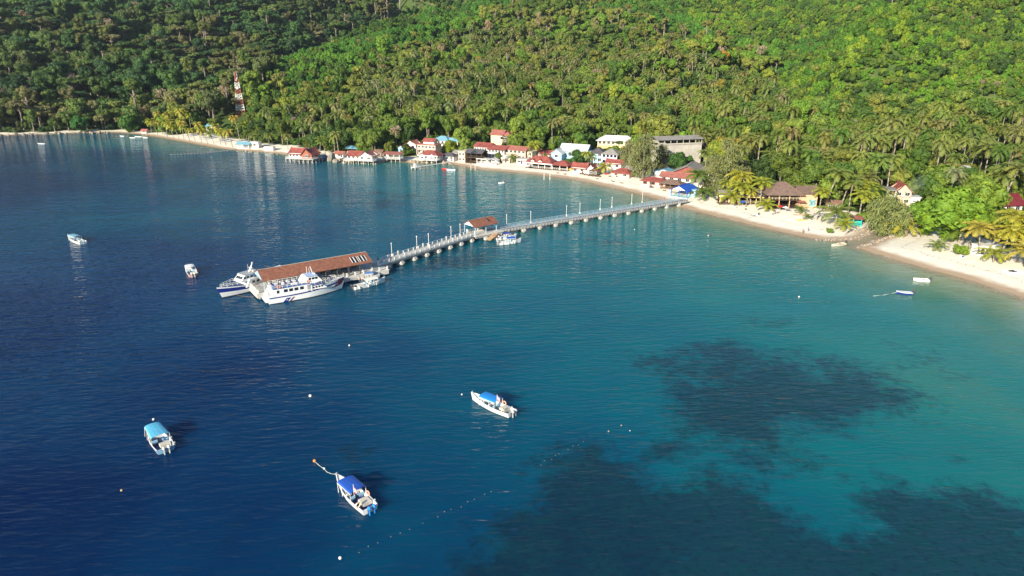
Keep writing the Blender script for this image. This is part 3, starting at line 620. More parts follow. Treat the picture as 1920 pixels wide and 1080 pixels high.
# ------------------------------------------------------------ buildings
def slab(m, quad, t, mi=0):
    q = [np.array(p_, float) for p_ in quad]; n = np.cross(q[1] - q[0], q[2] - q[0]); n /= np.linalg.norm(n); n = n if n[2] > 0 else -n
    lo = [p_ - n * t for p_ in q]; m.add(q + lo, [(0, 1, 2, 3), (7, 6, 5, 4), (0, 4, 5, 1), (1, 5, 6, 2), (2, 6, 7, 3), (3, 7, 4, 0)], mi)
def roof_mb(x0, x1, y0, y1, z, kind, rh, oh, t=.14):
    m = MB(); X0, X1, Y0, Y1 = x0 - oh, x1 + oh, y0 - oh, y1 + oh; xm, ym = (x0 + x1) / 2, (y0 + y1) / 2; drop = 0
    if kind in ('gx', 'mx'):
        k = rh / (ym - y0); ze = z - oh * k
        if kind == 'gx':
            slab(m, [(X0, Y0, ze), (X1, Y0, ze), (X1, ym, z + rh), (X0, ym, z + rh)], t); slab(m, [(X1, Y1, ze), (X0, Y1, ze), (X0, ym, z + rh), (X1, ym, z + rh)], t)
            m.beam((X0, ym, z + rh + .05), (X1, ym, z + rh + .05), .3, .12)
        else:
            n = 4; ns = 8
            for sg, YE in ((-1, Y0), (1, Y1)):
                for i in range(n):
                    for j in range(ns):
                        def pt(a, b):   # a along x, b 0 eave..1 ridge (concave slope, ridge lifts at its ends)
                            xx = X0 + (X1 - X0) * a; yy = YE + (ym - YE) * b; e = abs(2 * a - 1) ** 2.5
                            return (xx, yy, ze + (z + rh - ze) * b ** 1.55 + e * .22 * rh * b + e * .1 * (1 - b))
                        q = [pt(j / ns, i / n), pt((j + 1) / ns, i / n), pt((j + 1) / ns, (i + 1) / n), pt(j / ns, (i + 1) / n)]; slab(m, q if sg < 0 else q[::-1], .1)
    elif kind in ('gy', 'my'):
        a = roof_mb(-(y1), -(y0), x0, x1, z, 'gx' if kind == 'gy' else 'mx', rh, oh, t)
        m = a; m.v = [(v[1], -v[0], v[2]) for v in a.v]; m.f = a.f
    elif kind == 'hip':
        ins = min((X1 - X0), (Y1 - Y0)) / 2; ze = z - oh * rh / ins; r0, r1 = ((X0 + ins, ym), (X1 - ins, ym)) if X1 - X0 >= Y1 - Y0 else ((xm, Y0 + ins), (xm, Y1 - ins))
        A = [(X0, Y0, ze), (X1, Y0, ze), (X1, Y1, ze), (X0, Y1, ze)]; B = [(*r0, z + rh), (*r1, z + rh)]
        if X1 - X0 >= Y1 - Y0: fs = [(0, 1, 5, 4), (1, 2, 5), (2, 3, 4, 5), (3, 0, 4)]
        else: fs = [(0, 1, 4), (1, 2, 5, 4), (2, 3, 5), (3, 0, 4, 5)]
        m.add(A + B, fs); m.add([(p_[0], p_[1], p_[2] - .12) for p_ in A] + A, [(3, 2, 1, 0), (0, 1, 5, 4), (1, 2, 6, 5), (2, 3, 7, 6), (3, 0, 4, 7)])
        m.beam(B[0], B[1], .3, .14)
        for i, j in ((0, 0), (3, 0 if X1 - X0 >= Y1 - Y0 else 1), (1, 1 if X1 - X0 >= Y1 - Y0 else 0), (2, 1)): m.beam(A[i], B[j], .26, .12)
    elif kind == 'shed':
        slab(m, [(X0, Y0, z), (X1, Y0, z), (X1, Y1, z + rh), (X0, Y1, z + rh)], t)
    else:
        m.box(xm, ym, z + .12, X1 - X0, Y1 - Y0, .24)
        if kind == 'parapet':
            for cx, cy, sx, sy in ((xm, Y0, X1 - X0, .2), (xm, Y1, X1 - X0, .2), (X0, ym, .2, Y1 - Y0), (X1, ym, .2, Y1 - Y0)): m.box(cx, cy, z + .55, sx + .01, sy + .01, .62)
    return m
def window(root, x, y, z, w, h, side, frame=WHITE, glass=GLASS):
    f = MB(); g = MB(); fx = side == 'f'
    def bx(m, a, c, sa, sc, o, th):   # a along wall, c height, o outward
        if side == 'f': m.box(x + a, y - o, z + c, sa, th, sc)
        elif side == 'r': m.box(x + o, y + a, z + c, th, sa, sc)
        else: m.box(x - o, y + a, z + c, th, sa, sc)
    for a, c, sa, sc in ((0, h / 2 + .06, w + .24, .12), (0, -h / 2 - .06, w + .24, .12), (-w / 2 - .06, 0, .12, h), (w / 2 + .06, 0, .12, h), (0, 0, .07, h)): bx(f, a, c, sa, sc, .05, .1)
    bx(g, 0, 0, w - .002, h - .002, .03, .06)
    o = f.build('window', frame, root); g.build('pane', glass, o); return o
def railing(m, a, b, z, h=1., n=None, mi=0):
    L = math.dist(a, b); n = n or max(2, int(L / 1.2))
    for i in range(n + 1):
        t = i / n; m.box(a[0] + (b[0] - a[0]) * t, a[1] + (b[1] - a[1]) * t, z + h / 2, .09, .09, h, mi=mi)
    for k in (.5, 1.): m.beam((*a, z + h * k), (*b, z + h * k), .08, mi=mi)
def building(name, label, bx, by, yaw, blocks, cat='building', stilts=None, z=None, clear=None, group=None, plinth=.35, fr=1):
    q = G(bx, by) if z is None else P(bx, by, z); root = empty(name, (q[0], q[1], q[2]), R(yaw), label, cat, group); c, s_ = math.cos(R(yaw)), math.sin(R(yaw))
    W = MB(); wm = []; zf = q[2]
    for B in blocks:
        x0, x1, y0, y1 = B['b']; z0 = B.get('z', plinth); h = B.get('h', 3); kind = B.get('r', 'gx'); rh = B.get('rh', 1.6); oh = B.get('oh', .7); top = z0 + h; wallm = B.get('wm', WHITE); rt = B.get('rm', REDROOF)
        m = MB(); lowest = -.8 if not stilts else -.0
        if not stilts and z0 <= plinth + .01: m.box((x0 + x1) / 2, (y0 + y1) / 2, (lowest + z0) / 2 - .01, x1 - x0 + .3, y1 - y0 + .3, z0 - lowest)
        if B.get('open'):
            m.box((x0 + x1) / 2, (y0 + y1) / 2, z0 - .1, x1 - x0 + .32, y1 - y0 + .32, .22)
            if B.get('back', 1): m.box((x0 + x1) / 2, y1 - .15, z0 + h / 2 + .01, x1 - x0, .2, h - .04)
            nx = max(2, int((x1 - x0) / 3.2)); pm = B.get('pm', WHITE)
            for i in range(nx + 1):
                for yy in (y0 + .15, y1 - .15):
                    p_ = MB(); p_.box(x0 + .15 + (x1 - x0 - .3) * i / nx, yy, z0 + h / 2, .26, .26, h); 
                    if yy < y1 - .2 or not B.get('back', 1): p_.build('post', pm, root)
            if B.get('rail', 1):
                g = MB(); railing(g, (x0 + .1, y0 + .05), (x1 - .1, y0 + .05), z0, .95); railing(g, (x1 - .05, y0 + .1), (x1 - .05, y1), z0, .95); g.build('railing', B.get('railm', pm), root)
            if B.get('tables', 1):
                for i in range(nx):
                    t_ = MB()
                    xx = x0 + (x1 - x0) * (i + .5) / nx; t_.cyl(xx, (y0 + y1) / 2, z0, z0 + .72, .06, 6); t_.box(xx, (y0 + y1) / 2, z0 + .75, 1.1, .8, .06)
                    for e in (-1, 1): t_.box(xx + e * .85, (y0 + y1) / 2, z0 + .42, .4, .4, .06); t_.box(xx + e * 1.03, (y0 + y1) / 2, z0 + .7, .05, .4, .55); t_.cyl(xx + e * .85, (y0 + y1) / 2, z0, z0 + .4, .05, 5)
                    t_.build('dining_set', WOOD, root)
        else:
            m.box((x0 + x1) / 2, (y0 + y1) / 2, z0 + h / 2, x1 - x0, y1 - y0, h)
        if not B.get('open'):
            if kind in ('gx', 'mx'):
                for xx, d_ in ((x0, 1), (x1, -1)): m.add([(xx, y0, top), (xx, y1, top), (xx, (y0 + y1) / 2, top + rh - .12), (xx + d_ * .2, y0, top), (xx + d_ * .2, y1, top), (xx + d_ * .2, (y0 + y1) / 2, top + rh - .12)], [(0, 1, 2), (3, 5, 4), (0, 3, 4, 1)])
        if kind in ('gy', 'my') and B.get('gab', 1):
            for yy, d_ in ((y0, 1), (y1, -1)): m.add([(x0, yy, top), (x1, yy, top), ((x0 + x1) / 2, yy, top + rh - .12), (x0, yy + d_ * .2, top), (x1, yy + d_ * .2, top), ((x0 + x1) / 2, yy + d_ * .2, top + rh - .12)], [(1, 0, 2), (4, 5, 3), (0, 3, 4, 1)])
        if B.get('wall', 1): m.build('wall', wallm, root)
        if kind: roof_mb(x0, x1, y0, y1, top + .02, kind, rh, oh).build('roof', rt, root)
        if B.get('fascia'):
            f_ = MB(); k = B['fascia']; f_.box((x0 + x1) / 2, y0 - oh - .06, top - .35, x1 - x0 + 2 * oh, .08, .5); f_.build('fascia', k, root)
        fl = B.get('fl', 1); fh = h / fl; nw = B.get('nw', 0); wf = B.get('wf', WHITE)
        for f in range(fl):
            for i in range(nw): window(root, x0 + (x1 - x0) * (i + .5) / nw, y0, z0 + fh * (f + .55), min(1.6, (x1 - x0) / nw * .55), fh * .42, 'f', wf)
            for i in range(B.get('nr', 0)): window(root, x1, y0 + (y1 - y0) * (i + .5) / B['nr'], z0 + fh * (f + .55), 1.2, fh * .4, 'r', wf)
            for i in range(B.get('nlft', 0)): window(root, x0, y0 + (y1 - y0) * (i + .5) / B['nlft'], z0 + fh * (f + .55), 1.2, fh * .4, 'l', wf)
        if B.get('door') is not None:
            d_ = MB(); d_.box(x0 + (x1 - x0) * B['door'], y0 - .04, z0 + 1.02, .95, .08, 2.04); o = d_.build('door', B.get('dm', DKWOOD_SHADE), root)
            k = MB(); k.ball((x0 + (x1 - x0) * B['door'] + .35, y0 - .12, z0 + 1), .05, 5, 4); k.build('handle', GREY, o)
        if B.get('balc'):      # balcony along the front of the upper floor
            f = MB(); zz = z0 + B['balc']; f.box((x0 + x1) / 2, y0 - .75, zz - .1, x1 - x0, 1.49, .2); f.build('balcony_floor', wallm, root)
            g = MB(); railing(g, (x0 + .05, y0 - 1.4), (x1 - .05, y0 - 1.4), zz, 1.); g.build('railing', B.get('railm', WHITE), root)
            for i in range(4):
                p_ = MB(); p_.box(x0 + .15 + (x1 - x0 - .3) * i / 3, y0 - 1.35, (z0 + zz) / 2 - .1, .2, .2, zz - z0 - .02); p_.build('post', B.get('railm', WHITE), root)
    if stilts:
        x0 = min(B['b'][0] for B in blocks) - stilts.get('o', 1.2); x1 = max(B['b'][1] for B in blocks) + stilts.get('o', 1.2); y0 = min(B['b'][2] for B in blocks) - stilts.get('o', 1.2); y1 = max(B['b'][3] for B in blocks); zt_ = stilts['z']
        d_ = MB(); d_.box((x0 + x1) / 2, (y0 + y1) / 2, zt_ - .12, x1 - x0, y1 - y0, .22); d_.build('deck', stilts.get('dm', CONCW), root)
        nx, ny = max(2, int((x1 - x0) / 2.6)), max(1, int((y1 - y0) / 3))
        for i in range(nx + 1):
            for j in range(ny + 1):
                p_ = MB(); p_.cyl(x0 + .2 + (x1 - x0 - .4) * i / nx, y0 + .2 + (y1 - y0 - .4) * j / ny, -2.5 - q[2], zt_ - .23, .17, 7); p_.build('stilt', CONCW, root)
        g = MB(); rm = stilts.get('railm', WHITE); railing(g, (x0 + .1, y0 + .1), (x1 - .1, y0 + .1), zt_, 1., int((x1 - x0) / .9)); railing(g, (x1 - .1, y0 + .1), (x1 - .1, y1 - .1), zt_, 1.); railing(g, (x0 + .1, y0 + .1), (x0 + .1, y1 - .1), zt_, 1.); g.build('railing', rm, root)
    xs = [v for B in blocks for v in B['b'][:2]]; ys = [v for B in blocks for v in B['b'][2:]]; x0, x1, y0, y1 = min(xs), max(xs), min(ys), max(ys); r0 = min(x1 - x0, y1 - y0) / 2 + 1.2
    nn = max(1, int((max(x1 - x0, y1 - y0)) / r0)); rad = clear or r0
    for i in range(nn):
        t = (i + .5) / nn; lx, ly = (x0 + (x1 - x0) * t, (y0 + y1) / 2) if x1 - x0 > y1 - y0 else ((x0 + x1) / 2, y0 + (y1 - y0) * t)
        for k in (0, 1.): HOUSE_SPOTS.append((q[0] + c * lx - s_ * (ly - k * 5), q[1] + s_ * lx + c * (ly - k * 5), rad + (0 if k == 0 else 1)))
    for k in range(fr):
        for i in range(nn):
            t = (i + .5) / nn; lx = x0 + (x1 - x0) * t; ly = y0 - 3 - 4.5 * k; HOUSE_SPOTS.append((q[0] + c * lx - s_ * ly, q[1] + s_ * lx + c * ly, rad))
    return root
def D(b, **k): k['b'] = b; return k
Bd = building
Bd('stilt_house', 'red-brown timber stilt house over the water under a curved two-peaked red roof', 565, 305, -17, [D((-7.5, 1, 0, 8), z=2.4, h=2.6, wm=WHITE, r='mx', rm=REDROOF, rh=2.4, oh=.8, nw=4), D((1, 7.5, -.8, 7.4), z=2.41, h=2.7, wm=REDWOOD, r='my', rm=REDROOF, rh=2.6, oh=.8, nw=1, door=.75, nr=2)], 'house', dict(z=2.4), z=0)
Bd('stilt_house', 'white stilt house with twin red gables on the rocks beside the leaning palms', 677, 308, -14, [D((-8.5, -1, 1, 8), z=2.2, h=2.4, r='gx', rm=REDROOF, rh=1.9, nw=3, door=.85), D((-1, 7, -.5, 7), z=2.21, h=2.4, r='my', rm=PINKROOF, rh=2.2, oh=.9, nw=2, nr=1)], 'house', dict(z=2.2), z=0)
Bd('stilt_lounge', 'small open stilt lounge with a flat red roof, right of the twin-gabled stilt house', 734, 304, -14, [D((-5, 5, 0, 5), z=1.9, h=2.5, open=1, r='shed', rm=PINKROOF, rh=.7, oh=.5, wm=WHITE, pm=WHITE)], 'house', dict(z=1.9, o=.4), z=0)
Bd('shelter', 'grey-blue tarpaulin shelter half hidden behind the twin-gabled stilt house', 662, 286, -20, [D((-4, 4, 0, 5), h=2.2, open=1, back=0, tables=0, rail=0, r='gx', rm=TEALROOF, rh=.9, pm=WOOD)], 'shelter')
Bd('cottage', 'small faded red cottage behind the boulders left of the twin-gabled stilt house', 636, 296, -14, [D((-2.5, 2.5, 0, 4), h=2.2, r='gx', rm=PINKROOF, rh=1., nw=1, door=.8)], 'house')
Bd('cottage', 'dark maroon-roofed cottage with a white column under the palms', 752, 287, -25, [D((-3.2, 3.2, 0, 6), h=2.6, r='gy', rm=MAROON, rh=1.6, wm=PALEBLUE, door=.5), D((3.3, 4.6, -1, 1), z=.35, h=3., r='flat', rm=WHITE, oh=.1)], 'house')
Bd('cottage', 'orange-red gabled cottage standing directly behind the maroon-roofed cottage', 770, 281, -28, [D((-4, 4, 0, 6), h=3., r='my', rm=PINKROOF, rh=2., nw=2)], 'house')
Bd('guesthouse', 'flat-roofed pink two-storey guesthouse with a glazed upper floor above the white arcade house', 800, 291, -24, [D((-6, 6, 0, 7), h=5.6, fl=2, nw=5, nr=2, wm=PINK, r='flat', rm=PINKROOF, oh=.6, balc=2.8), D((-3, 4, 2, 6), z=6.2, h=1.8, r='gx', rm=REDROOF, rh=1.2, wm=WHITE)])
Bd('stilt_house', 'white stilt house with pointed arches and a broad red roof beside the thin white pier', 803, 306, -22, [D((-5.6, 5.6, 0, 7), z=1.9, h=2.6, r='hip', rm=REDROOF, rh=2.1, oh=.7, nw=4, nr=2, fascia=WHITE), D((-4.8, -1.6, -1.1, 0), z=1.92, h=2.2, r='gy', rm=WHITE, rh=.9, oh=.15, wm=WHITE, nw=1), D((1.2, 4.4, -1.1, 0), z=1.92, h=2.2, r='gy', rm=WHITE, rh=.9, oh=.15, wm=WHITE, nw=1)], 'house', dict(z=1.9, o=.6), z=0)
Bd('house', 'long house with a teal-blue metal roof behind the yellow-green tree', 832, 274, -20, [D((-7, 3, 0, 7), h=3.4, r='hip', rm=TEALROOF, rh=1.9, nw=4), D((3, 9, 1, 6), h=3., r='gx', rm=TEALROOF, rh=1.4, nw=2, wm=CREAM)], fr=4)
Bd('shop', 'small white shop under a dark brown roof at the water, right of the thin pier', 840, 303, -25, [D((-4.2, 3.6, 0, 5), h=3, r='hip', rm=DARKROOF, rh=1.3, nw=3, door=.85, balc=0)], 'shop')
Bd('cafe', 'dark timber two-storey cafe with open balconies and pink side wall on the beach end', 880, 306, -26, [D((-6.8, -2.6, 0, 8), h=5.6, fl=2, nw=2, wm=PINK, r='flat', rm=CREAM, oh=.3), D((-2.4, 7.6, 0, 7), h=2.7, open=1, wm=DKWOOD_SHADE, pm=DKWOOD_SHADE, r='flat', rm=DKWOOD_SHADE, oh=.5), D((-2.4, 7.6, .4, 7), z=3.35, h=2.5, open=1, wm=DKWOOD_SHADE, pm=DKWOOD_SHADE, r='gx', rm=DARKROOF, rh=1.5, oh=.6), D((1.2, 4.6, -.7, .3), z=5.4, h=.3, r='gy', rm=DARKROOF, rh=1.4, wm=GLASS, oh=.3)], 'cafe')
Bd('hotel', 'long white two-storey hotel with red roofs and glazed terrace behind the dark cafe', 915, 297, -28, [D((-9, 1, 0, 8), h=6, fl=2, nw=6, r='gx', rm=REDROOF, rh=1.7, oh=.6, balc=3), D((1, 11, -1.2, 7), h=5.4, fl=2, nw=5, nr=2, r='gx', rm=REDROOF, rh=1.5, oh=.9, wm=WHITE)], 'hotel')
Bd('guesthouse', 'tall cream three-storey guesthouse with a salmon red roof, highest of the village houses', 936, 276, -24, [D((-5.5, 2.2, 0, 8), h=7.2, fl=3, nw=0, wm=CREAM, r='gx', rm=PINKROOF, rh=2.1, oh=.7, nr=1), D((2.3, 6.5, .6, 7.4), h=7., fl=3, nw=2, wm=DKWOOD_SHADE, r='hip', rm=PINKROOF, rh=1.6, oh=.7, balc=2.4, railm=WOOD), D((.8, 2.2, -.04, 0), z=4.9, h=1.3, r=None, wm=GLASS)], fr=4)
Bd('guesthouse', 'pale pink two-storey guesthouse behind the leaning beach palm', 966, 300, -30, [D((-6.5, 6.5, 0, 7), h=5.4, fl=2, nw=5, nr=1, wm=PINK, r='gx', rm=PINKROOF, rh=1.4), D((7, 10, 1, 6), h=4.4, fl=2, nw=1, wm=CREAM, r='flat', rm=CREAM, oh=.2)])
Bd('bar', 'white open beach bar with draped awnings on the sand below the long hotel', 912, 309, -27, [D((-6, 0, 0, 4), h=2.4, open=1, r='flat', rm=WHITE, oh=.3, wm=WHITE), D((.6, 6, 0, 4), h=2.3, open=1, r='gy', rm=WHITE, rh=.9, oh=.2, wm=WHITE, gab=0)], 'bar')
Bd('restaurant', 'large open beach restaurant under a red hipped roof with small dormer gables', 1022, 318, -30, [D((-11.5, 3.6, 0, 8), h=3., open=1, r='hip', rm=REDROOF, rh=2.9, oh=1., fascia=WHITE, wm=DKWOOD_SHADE), D((3.8, 12.5, .4, 7), h=2.8, open=1, r='hip', rm=REDROOF, rh=1.6, oh=.9, wm=DKWOOD_SHADE), D((-8.6, -6, -.2, 1.6), z=3.7, h=.25, r='gy', rm=REDROOF, rh=.8, oh=.2, wm=WHITE), D((-4.2, -1.6, -.2, 1.6), z=3.7, h=.25, r='gy', rm=REDROOF, rh=.8, oh=.2, wm=WHITE)], 'restaurant')  # dark wall colour paints the shade behind the restaurant posts
Bd('house', 'sprawling red-roofed house directly behind the open beach restaurant', 1008, 299, -28, [D((-8, 1, 0, 7), h=3.4, r='my', rm=REDROOF, rh=2.4, nw=3), D((1, 9, .5, 6.5), h=3, r='gx', rm=REDROOF, rh=1.6, nw=3)])
Bd('house', 'dark maroon-roofed house high among the trees above the restaurant', 1033, 252, -20, [D((-3.5, 3.5, 0, 6), h=3.6, r='gy', rm=MAROON, rh=2.6, nw=1, wm=WHITE)], fr=4)
Bd('house', 'small maroon-roofed lodge barely showing in the forest above the tall guesthouse', 1000, 236, -10, [D((-5, 5, 0, 6), h=2.6, r='gx', rm=MAROON, rh=1.4, nw=3)], fr=4)
Bd('hall', 'broad hall with pale bluish white metal roof, right of the red beach restaurant', 1070, 300, -26, [D((-7, 8, 2, 10), h=4.6, r='gx', rm=SILVER, rh=2.9, oh=.8, nw=4, wm=PALEBLUE), D((-10, -4, -3.5, 3), h=3.4, r='gy', rm=SILVER, rh=2.2, oh=.6, nw=1, wm=PALEBLUE), D((8, 12, 3, 8), h=3.2, r='gx', rm=TEALROOF, rh=1.2, wm=PALEBLUE)], 'hall', fr=4)
Bd('villa', 'white two-storey villa with a dark grey hipped roof and blue trim', 1130, 308, -22, [D((-7.5, -.5, 1.5, 9), h=5.4, fl=2, nw=2, wm=PALEBLUE, r='hip', rm=DARKROOF, rh=2.2, balc=2.7), D((-.5, 7.5, 0, 8), h=5.4, fl=2, nw=4, nr=2, wm=WHITE, r='hip', rm=GREYROOF, rh=2.3, wf=NAVY)], 'villa', fr=4)
Bd('bungalow', 'white bungalow with an orange-red malay gable in front of the round dark tree', 1092, 326, -28, [D((-5.8, 1.6, 0, 6), h=2.5, r='mx', rm=REDROOF, rh=2.1, nw=2, door=.8), D((1.8, 6.4, .6, 6), h=2.4, r='my', rm=REDROOF, rh=1.9, nw=1, door=.75)], 'house')
Bd('bungalow', 'dark red bungalow partly behind the yellow beach palm below the villa', 1150, 318, -30, [D((-4.5, 4, 0, 6), h=2.8, r='mx', rm=REDROOF, rh=1.7, nw=2, wm=WHITE)], 'house')
Bd('bungalow', 'low pink bungalow with a flat red roof, left of the tall casuarina', 1163, 334, -32, [D((-4.5, 4.5, 0, 6), h=2.3, r='hip', rm=REDROOF, rh=1.7, nw=2, door=.3, wm=PINK)], 'house')
Bd('lodge', 'long cream hillside lodge under a pale grey metal roof', 1158, 277, -16, [D((-12, 9, 0, 8), z=.9, h=3.4, r='hip', rm=SILVER, rh=2.3, oh=1, nw=8, wm=CREAM, balc=0), D((-12, 9, -.3, 0), z=.36, h=.5, r=None, wm=YELLOW)], 'lodge', fr=8)
Bd('house', 'small brown-roofed white house between the hillside lodge and the grey concrete block', 1228, 275, -12, [D((-4.2, 4.2, 0, 6), h=2.8, r='gx', rm=BROWNROOF, rh=1.7, wm=WHITE, nw=1)], fr=4)
CB = Bd('concrete_block', 'tall blank grey concrete building with an open top storey and a grey roof', 1273, 309, 15, [D((-12.5, 12, 0, 9), z=.35, h=9.6, r='flat', rm=GREYWALL, oh=.05, wm=GREYWALL), D((-12.5, 12, 0, 9), z=10.2, h=2.7, open=1, r='gx', rm=GREYROOF, rh=1.1, oh=.7, wm=GREYWALL, pm=GREYWALL, tables=0, rail=0)], 'building', fr=4)
p_ = MB(); p_.box(-10.3, -.1, 10.9, 4.2, .1, .9); p_.box(1, -.1, 10.65, 22, .12, .6); p_.build('parapet', GREYWALL, CB)
for i in range(5): p_ = MB(); p_.box(-12.6, 1 + i * 1.9, 6, .12, .9, 1.5); p_.build('shutter', CONCW, CB)
Bd('hall', 'wide grey-brown gabled hall with a red triangle in its front gable', 1290, 336, -24, [D((-6.5, 5.5, 0, 15), h=3.2, r='gy', rm=GREYROOF, rh=2.7, oh=1.2, nw=3, wm=REDROOF), D((5.5, 11, 3, 12), h=2.8, r='gx', rm=GREYROOF, rh=1.5, nw=2, wm=WHITE)], 'hall')
Bd('shed', 'small shed with a grey-blue metal roof left of the grey-brown gabled hall', 1243, 334, -28, [D((-4.2, 4.2, 0, 6), h=2.6, r='gy', rm=TEALROOF, rh=1.3, wm=WHITE, nw=1)], 'shed')
Bd('bungalow', 'pink beach bungalow with a low bright red roof and brown shutters', 1226, 351, -32, [D((-6.2, 5.2, 0, 6), h=2.4, r='hip', rm=REDROOF, rh=1.2, nw=3, door=.4, wm=PINK, wf=REDWOOD)], 'house')
Bd('bungalow', 'long pinkish red-roofed bungalow behind the thatched beach shelter', 1267, 344, -30, [D((-7.5, 7, 0, 7), h=2.6, r='gx', rm=PINKROOF, rh=1.5, nw=4, wm=WHITE)], 'house')
Bd('shelter', 'open timber beach shelter with a worn brown hipped roof', 1256, 355, -34, [D((-4.6, 4.6, 0, 5.5), h=2.3, open=1, r='hip', rm=BROWNROOF, rh=1.3, wm=WOOD, pm=WOOD)], 'shelter')
Bd('boathouse', 'open bright blue boathouse with a white gable at the landward end of the jetty', 1272, 371, -42, [D((-3.8, 3.8, 0, 9), h=3., open=1, back=0, tables=0, r='gy', rm=BLUEROOF, rh=1.8, oh=.6, wm=WHITE, pm=BLUE, railm=GREEN)], 'boathouse')
Bd('kiosk', 'small light blue ticket kiosk beside the bright blue boathouse', 1297, 369, -38, [D((-1.5, 1.5, 0, 2.5), h=2.4, r='flat', rm=PALEBLUE, oh=.2, wm=PALEBLUE, nw=1)], 'kiosk')
Bd('verandah_building', 'long low yellow building with arched verandah posts under the beach palms', 1405, 383, -10, [D((-11.5, 9.5, 0, 7), h=3, open=1, r='gx', rm=GREYROOF, rh=1.1, wm=DKWOOD_SHADE, pm=YELLOW, fascia=YELLOW, oh=.5, railm=CREAM)], 'building')  # verandah back wall coloured dark to stand in for shade
BR = Bd('resort_building', 'large salmon two-storey resort building under a sweeping brown roof', 1484, 391, -3, [D((-9, 3, 0, 10), h=2.7, open=1, r=None, wm=DKWOOD_SHADE, pm=SALMON, rail=0), D((-9, 3, .3, 10), z=3.3, h=2.7, open=1, r='hip', rm=BROWNROOF, rh=3.4, oh=1.3, wm=DKWOOD_SHADE, pm=SALMON, railm=CREAM), D((3.2, 9.6, 1, 9), h=5.8, fl=2, nw=0, r='gx', rm=BROWNROOF, rh=1.7, oh=1, wm=SALMON, nlft=0)], 'resort')  # open storeys: shade put into the dark back wall colour
p_ = MB(); p_.box(7.9, .93, 2., 2.4, .1, 2.6); p_.build('mural', mat('blue_green_mural', (.2, .4, .42), .6, .8, 1.6), BR); p_ = MB(); p_.box(3.05, -.6, 2.95, 3, 2.6, .14); p_.build('awning', PINKROOF, BR)
Bd('house', 'white two-storey house with stacked red roofs by the creek', 1680, 386, -16, [D((-7.5, -1, -1, 6), h=3, open=1, r=None, wm=TEALROOF, pm=WHITE), D((-7.5, -1, -1, 6), z=3.5, h=2.7, open=1, r='flat', rm=GREYROOF, oh=.5, wm=CREAM, pm=WHITE), D((-1, 5, 1, 9), h=5.6, fl=2, r='my', rm=REDROOF, rh=2.6, oh=1., wm=PINK, nw=2), D((4.6, 8, -.5, 4), h=3.4, r='flat', rm=SILVER, oh=.4, wm=WHITE)], fr=4)
Bd('stall', 'turquoise beach stall with a red awning beside the creek rocks', 1594, 422, -20, [D((-2, 3.6, 0, 2.8), h=2.1, open=1, r='shed', rm=PINKROOF, rh=.5, oh=.4, wm=GREEN, pm=GREEN, tables=0), D((-3.6, -2.1, 0, 2.6), h=1.9, r='flat', rm=GREEN, oh=.1, wm=GREEN)], 'stall')
Bd('house', 'house with red roof half hidden behind the big bright green tree', 1774, 338, -20, [D((-4.5, 4.5, 0, 8), h=4.4, r='gx', rm=REDROOF, rh=2.2, wm=WHITE, nw=2), D((3, 9, 1, 7), z=.36, h=4.8, r='shed', rm=SILVER, rh=.8, wm=WHITE)], fr=4)
Bd('house', 'low house with a broad maroon roof behind the tall right-hand palms', 1892, 402, 10, [D((-7, 5, 0, 7), h=3.6, r='gx', rm=MAROON, rh=3, oh=.8, wm=WHITE, nw=3), ], fr=7)
WS = Bd('beach_shack', 'small white boxy shack standing on the right-hand beach between palms', 1852, 478, 6, [D((-3.2, 3, 0, 3), h=2.3, r='flat', rm=WHITE, oh=.15, wm=WHITE, nw=1, door=.2, dm=DKGREY)], 'shack')
Bd('hut', 'tiny white hut with a blue-grey roof on the far shore below the mast', 456, 279, -12, [D((-4, 4, 0, 5), h=2.6, open=1, r='gx', rm=TEALROOF, rh=1, wm=WHITE, tables=0), ], 'hut')
Bd('hut', 'tiny square white hut, right of the blue-grey roofed hut', 478, 278, -12, [D((-2.6, 2.6, 0, 4), h=3.4, r='flat', rm=WHITE, oh=.2, wm=WHITE, nw=1)], 'hut')
Bd('hut', 'low white ruin wall hut at the far shore near two leaning palms', 504, 283, -12, [D((-3, 3, 0, 3), h=2, r='flat', rm=CONCW, oh=.1, wm=WHITE)], 'hut')
Bd('hut', 'pale blue roof showing between the yellowish palms of the far beach', 397, 246, -10, [D((-4, 4, 0, 5), h=3.4, r='gx', rm=TEALROOF, rh=1.2, wm=WHITE)], 'hut', fr=4)
Bd('hut', 'tiny hut with a red roof at the far end of the left beach', 270, 250, -10, [D((-2, 2, 0, 3), h=1.6, r='gx', rm=PINKROOF, rh=1, wm=WHITE, nw=1)], 'hut')

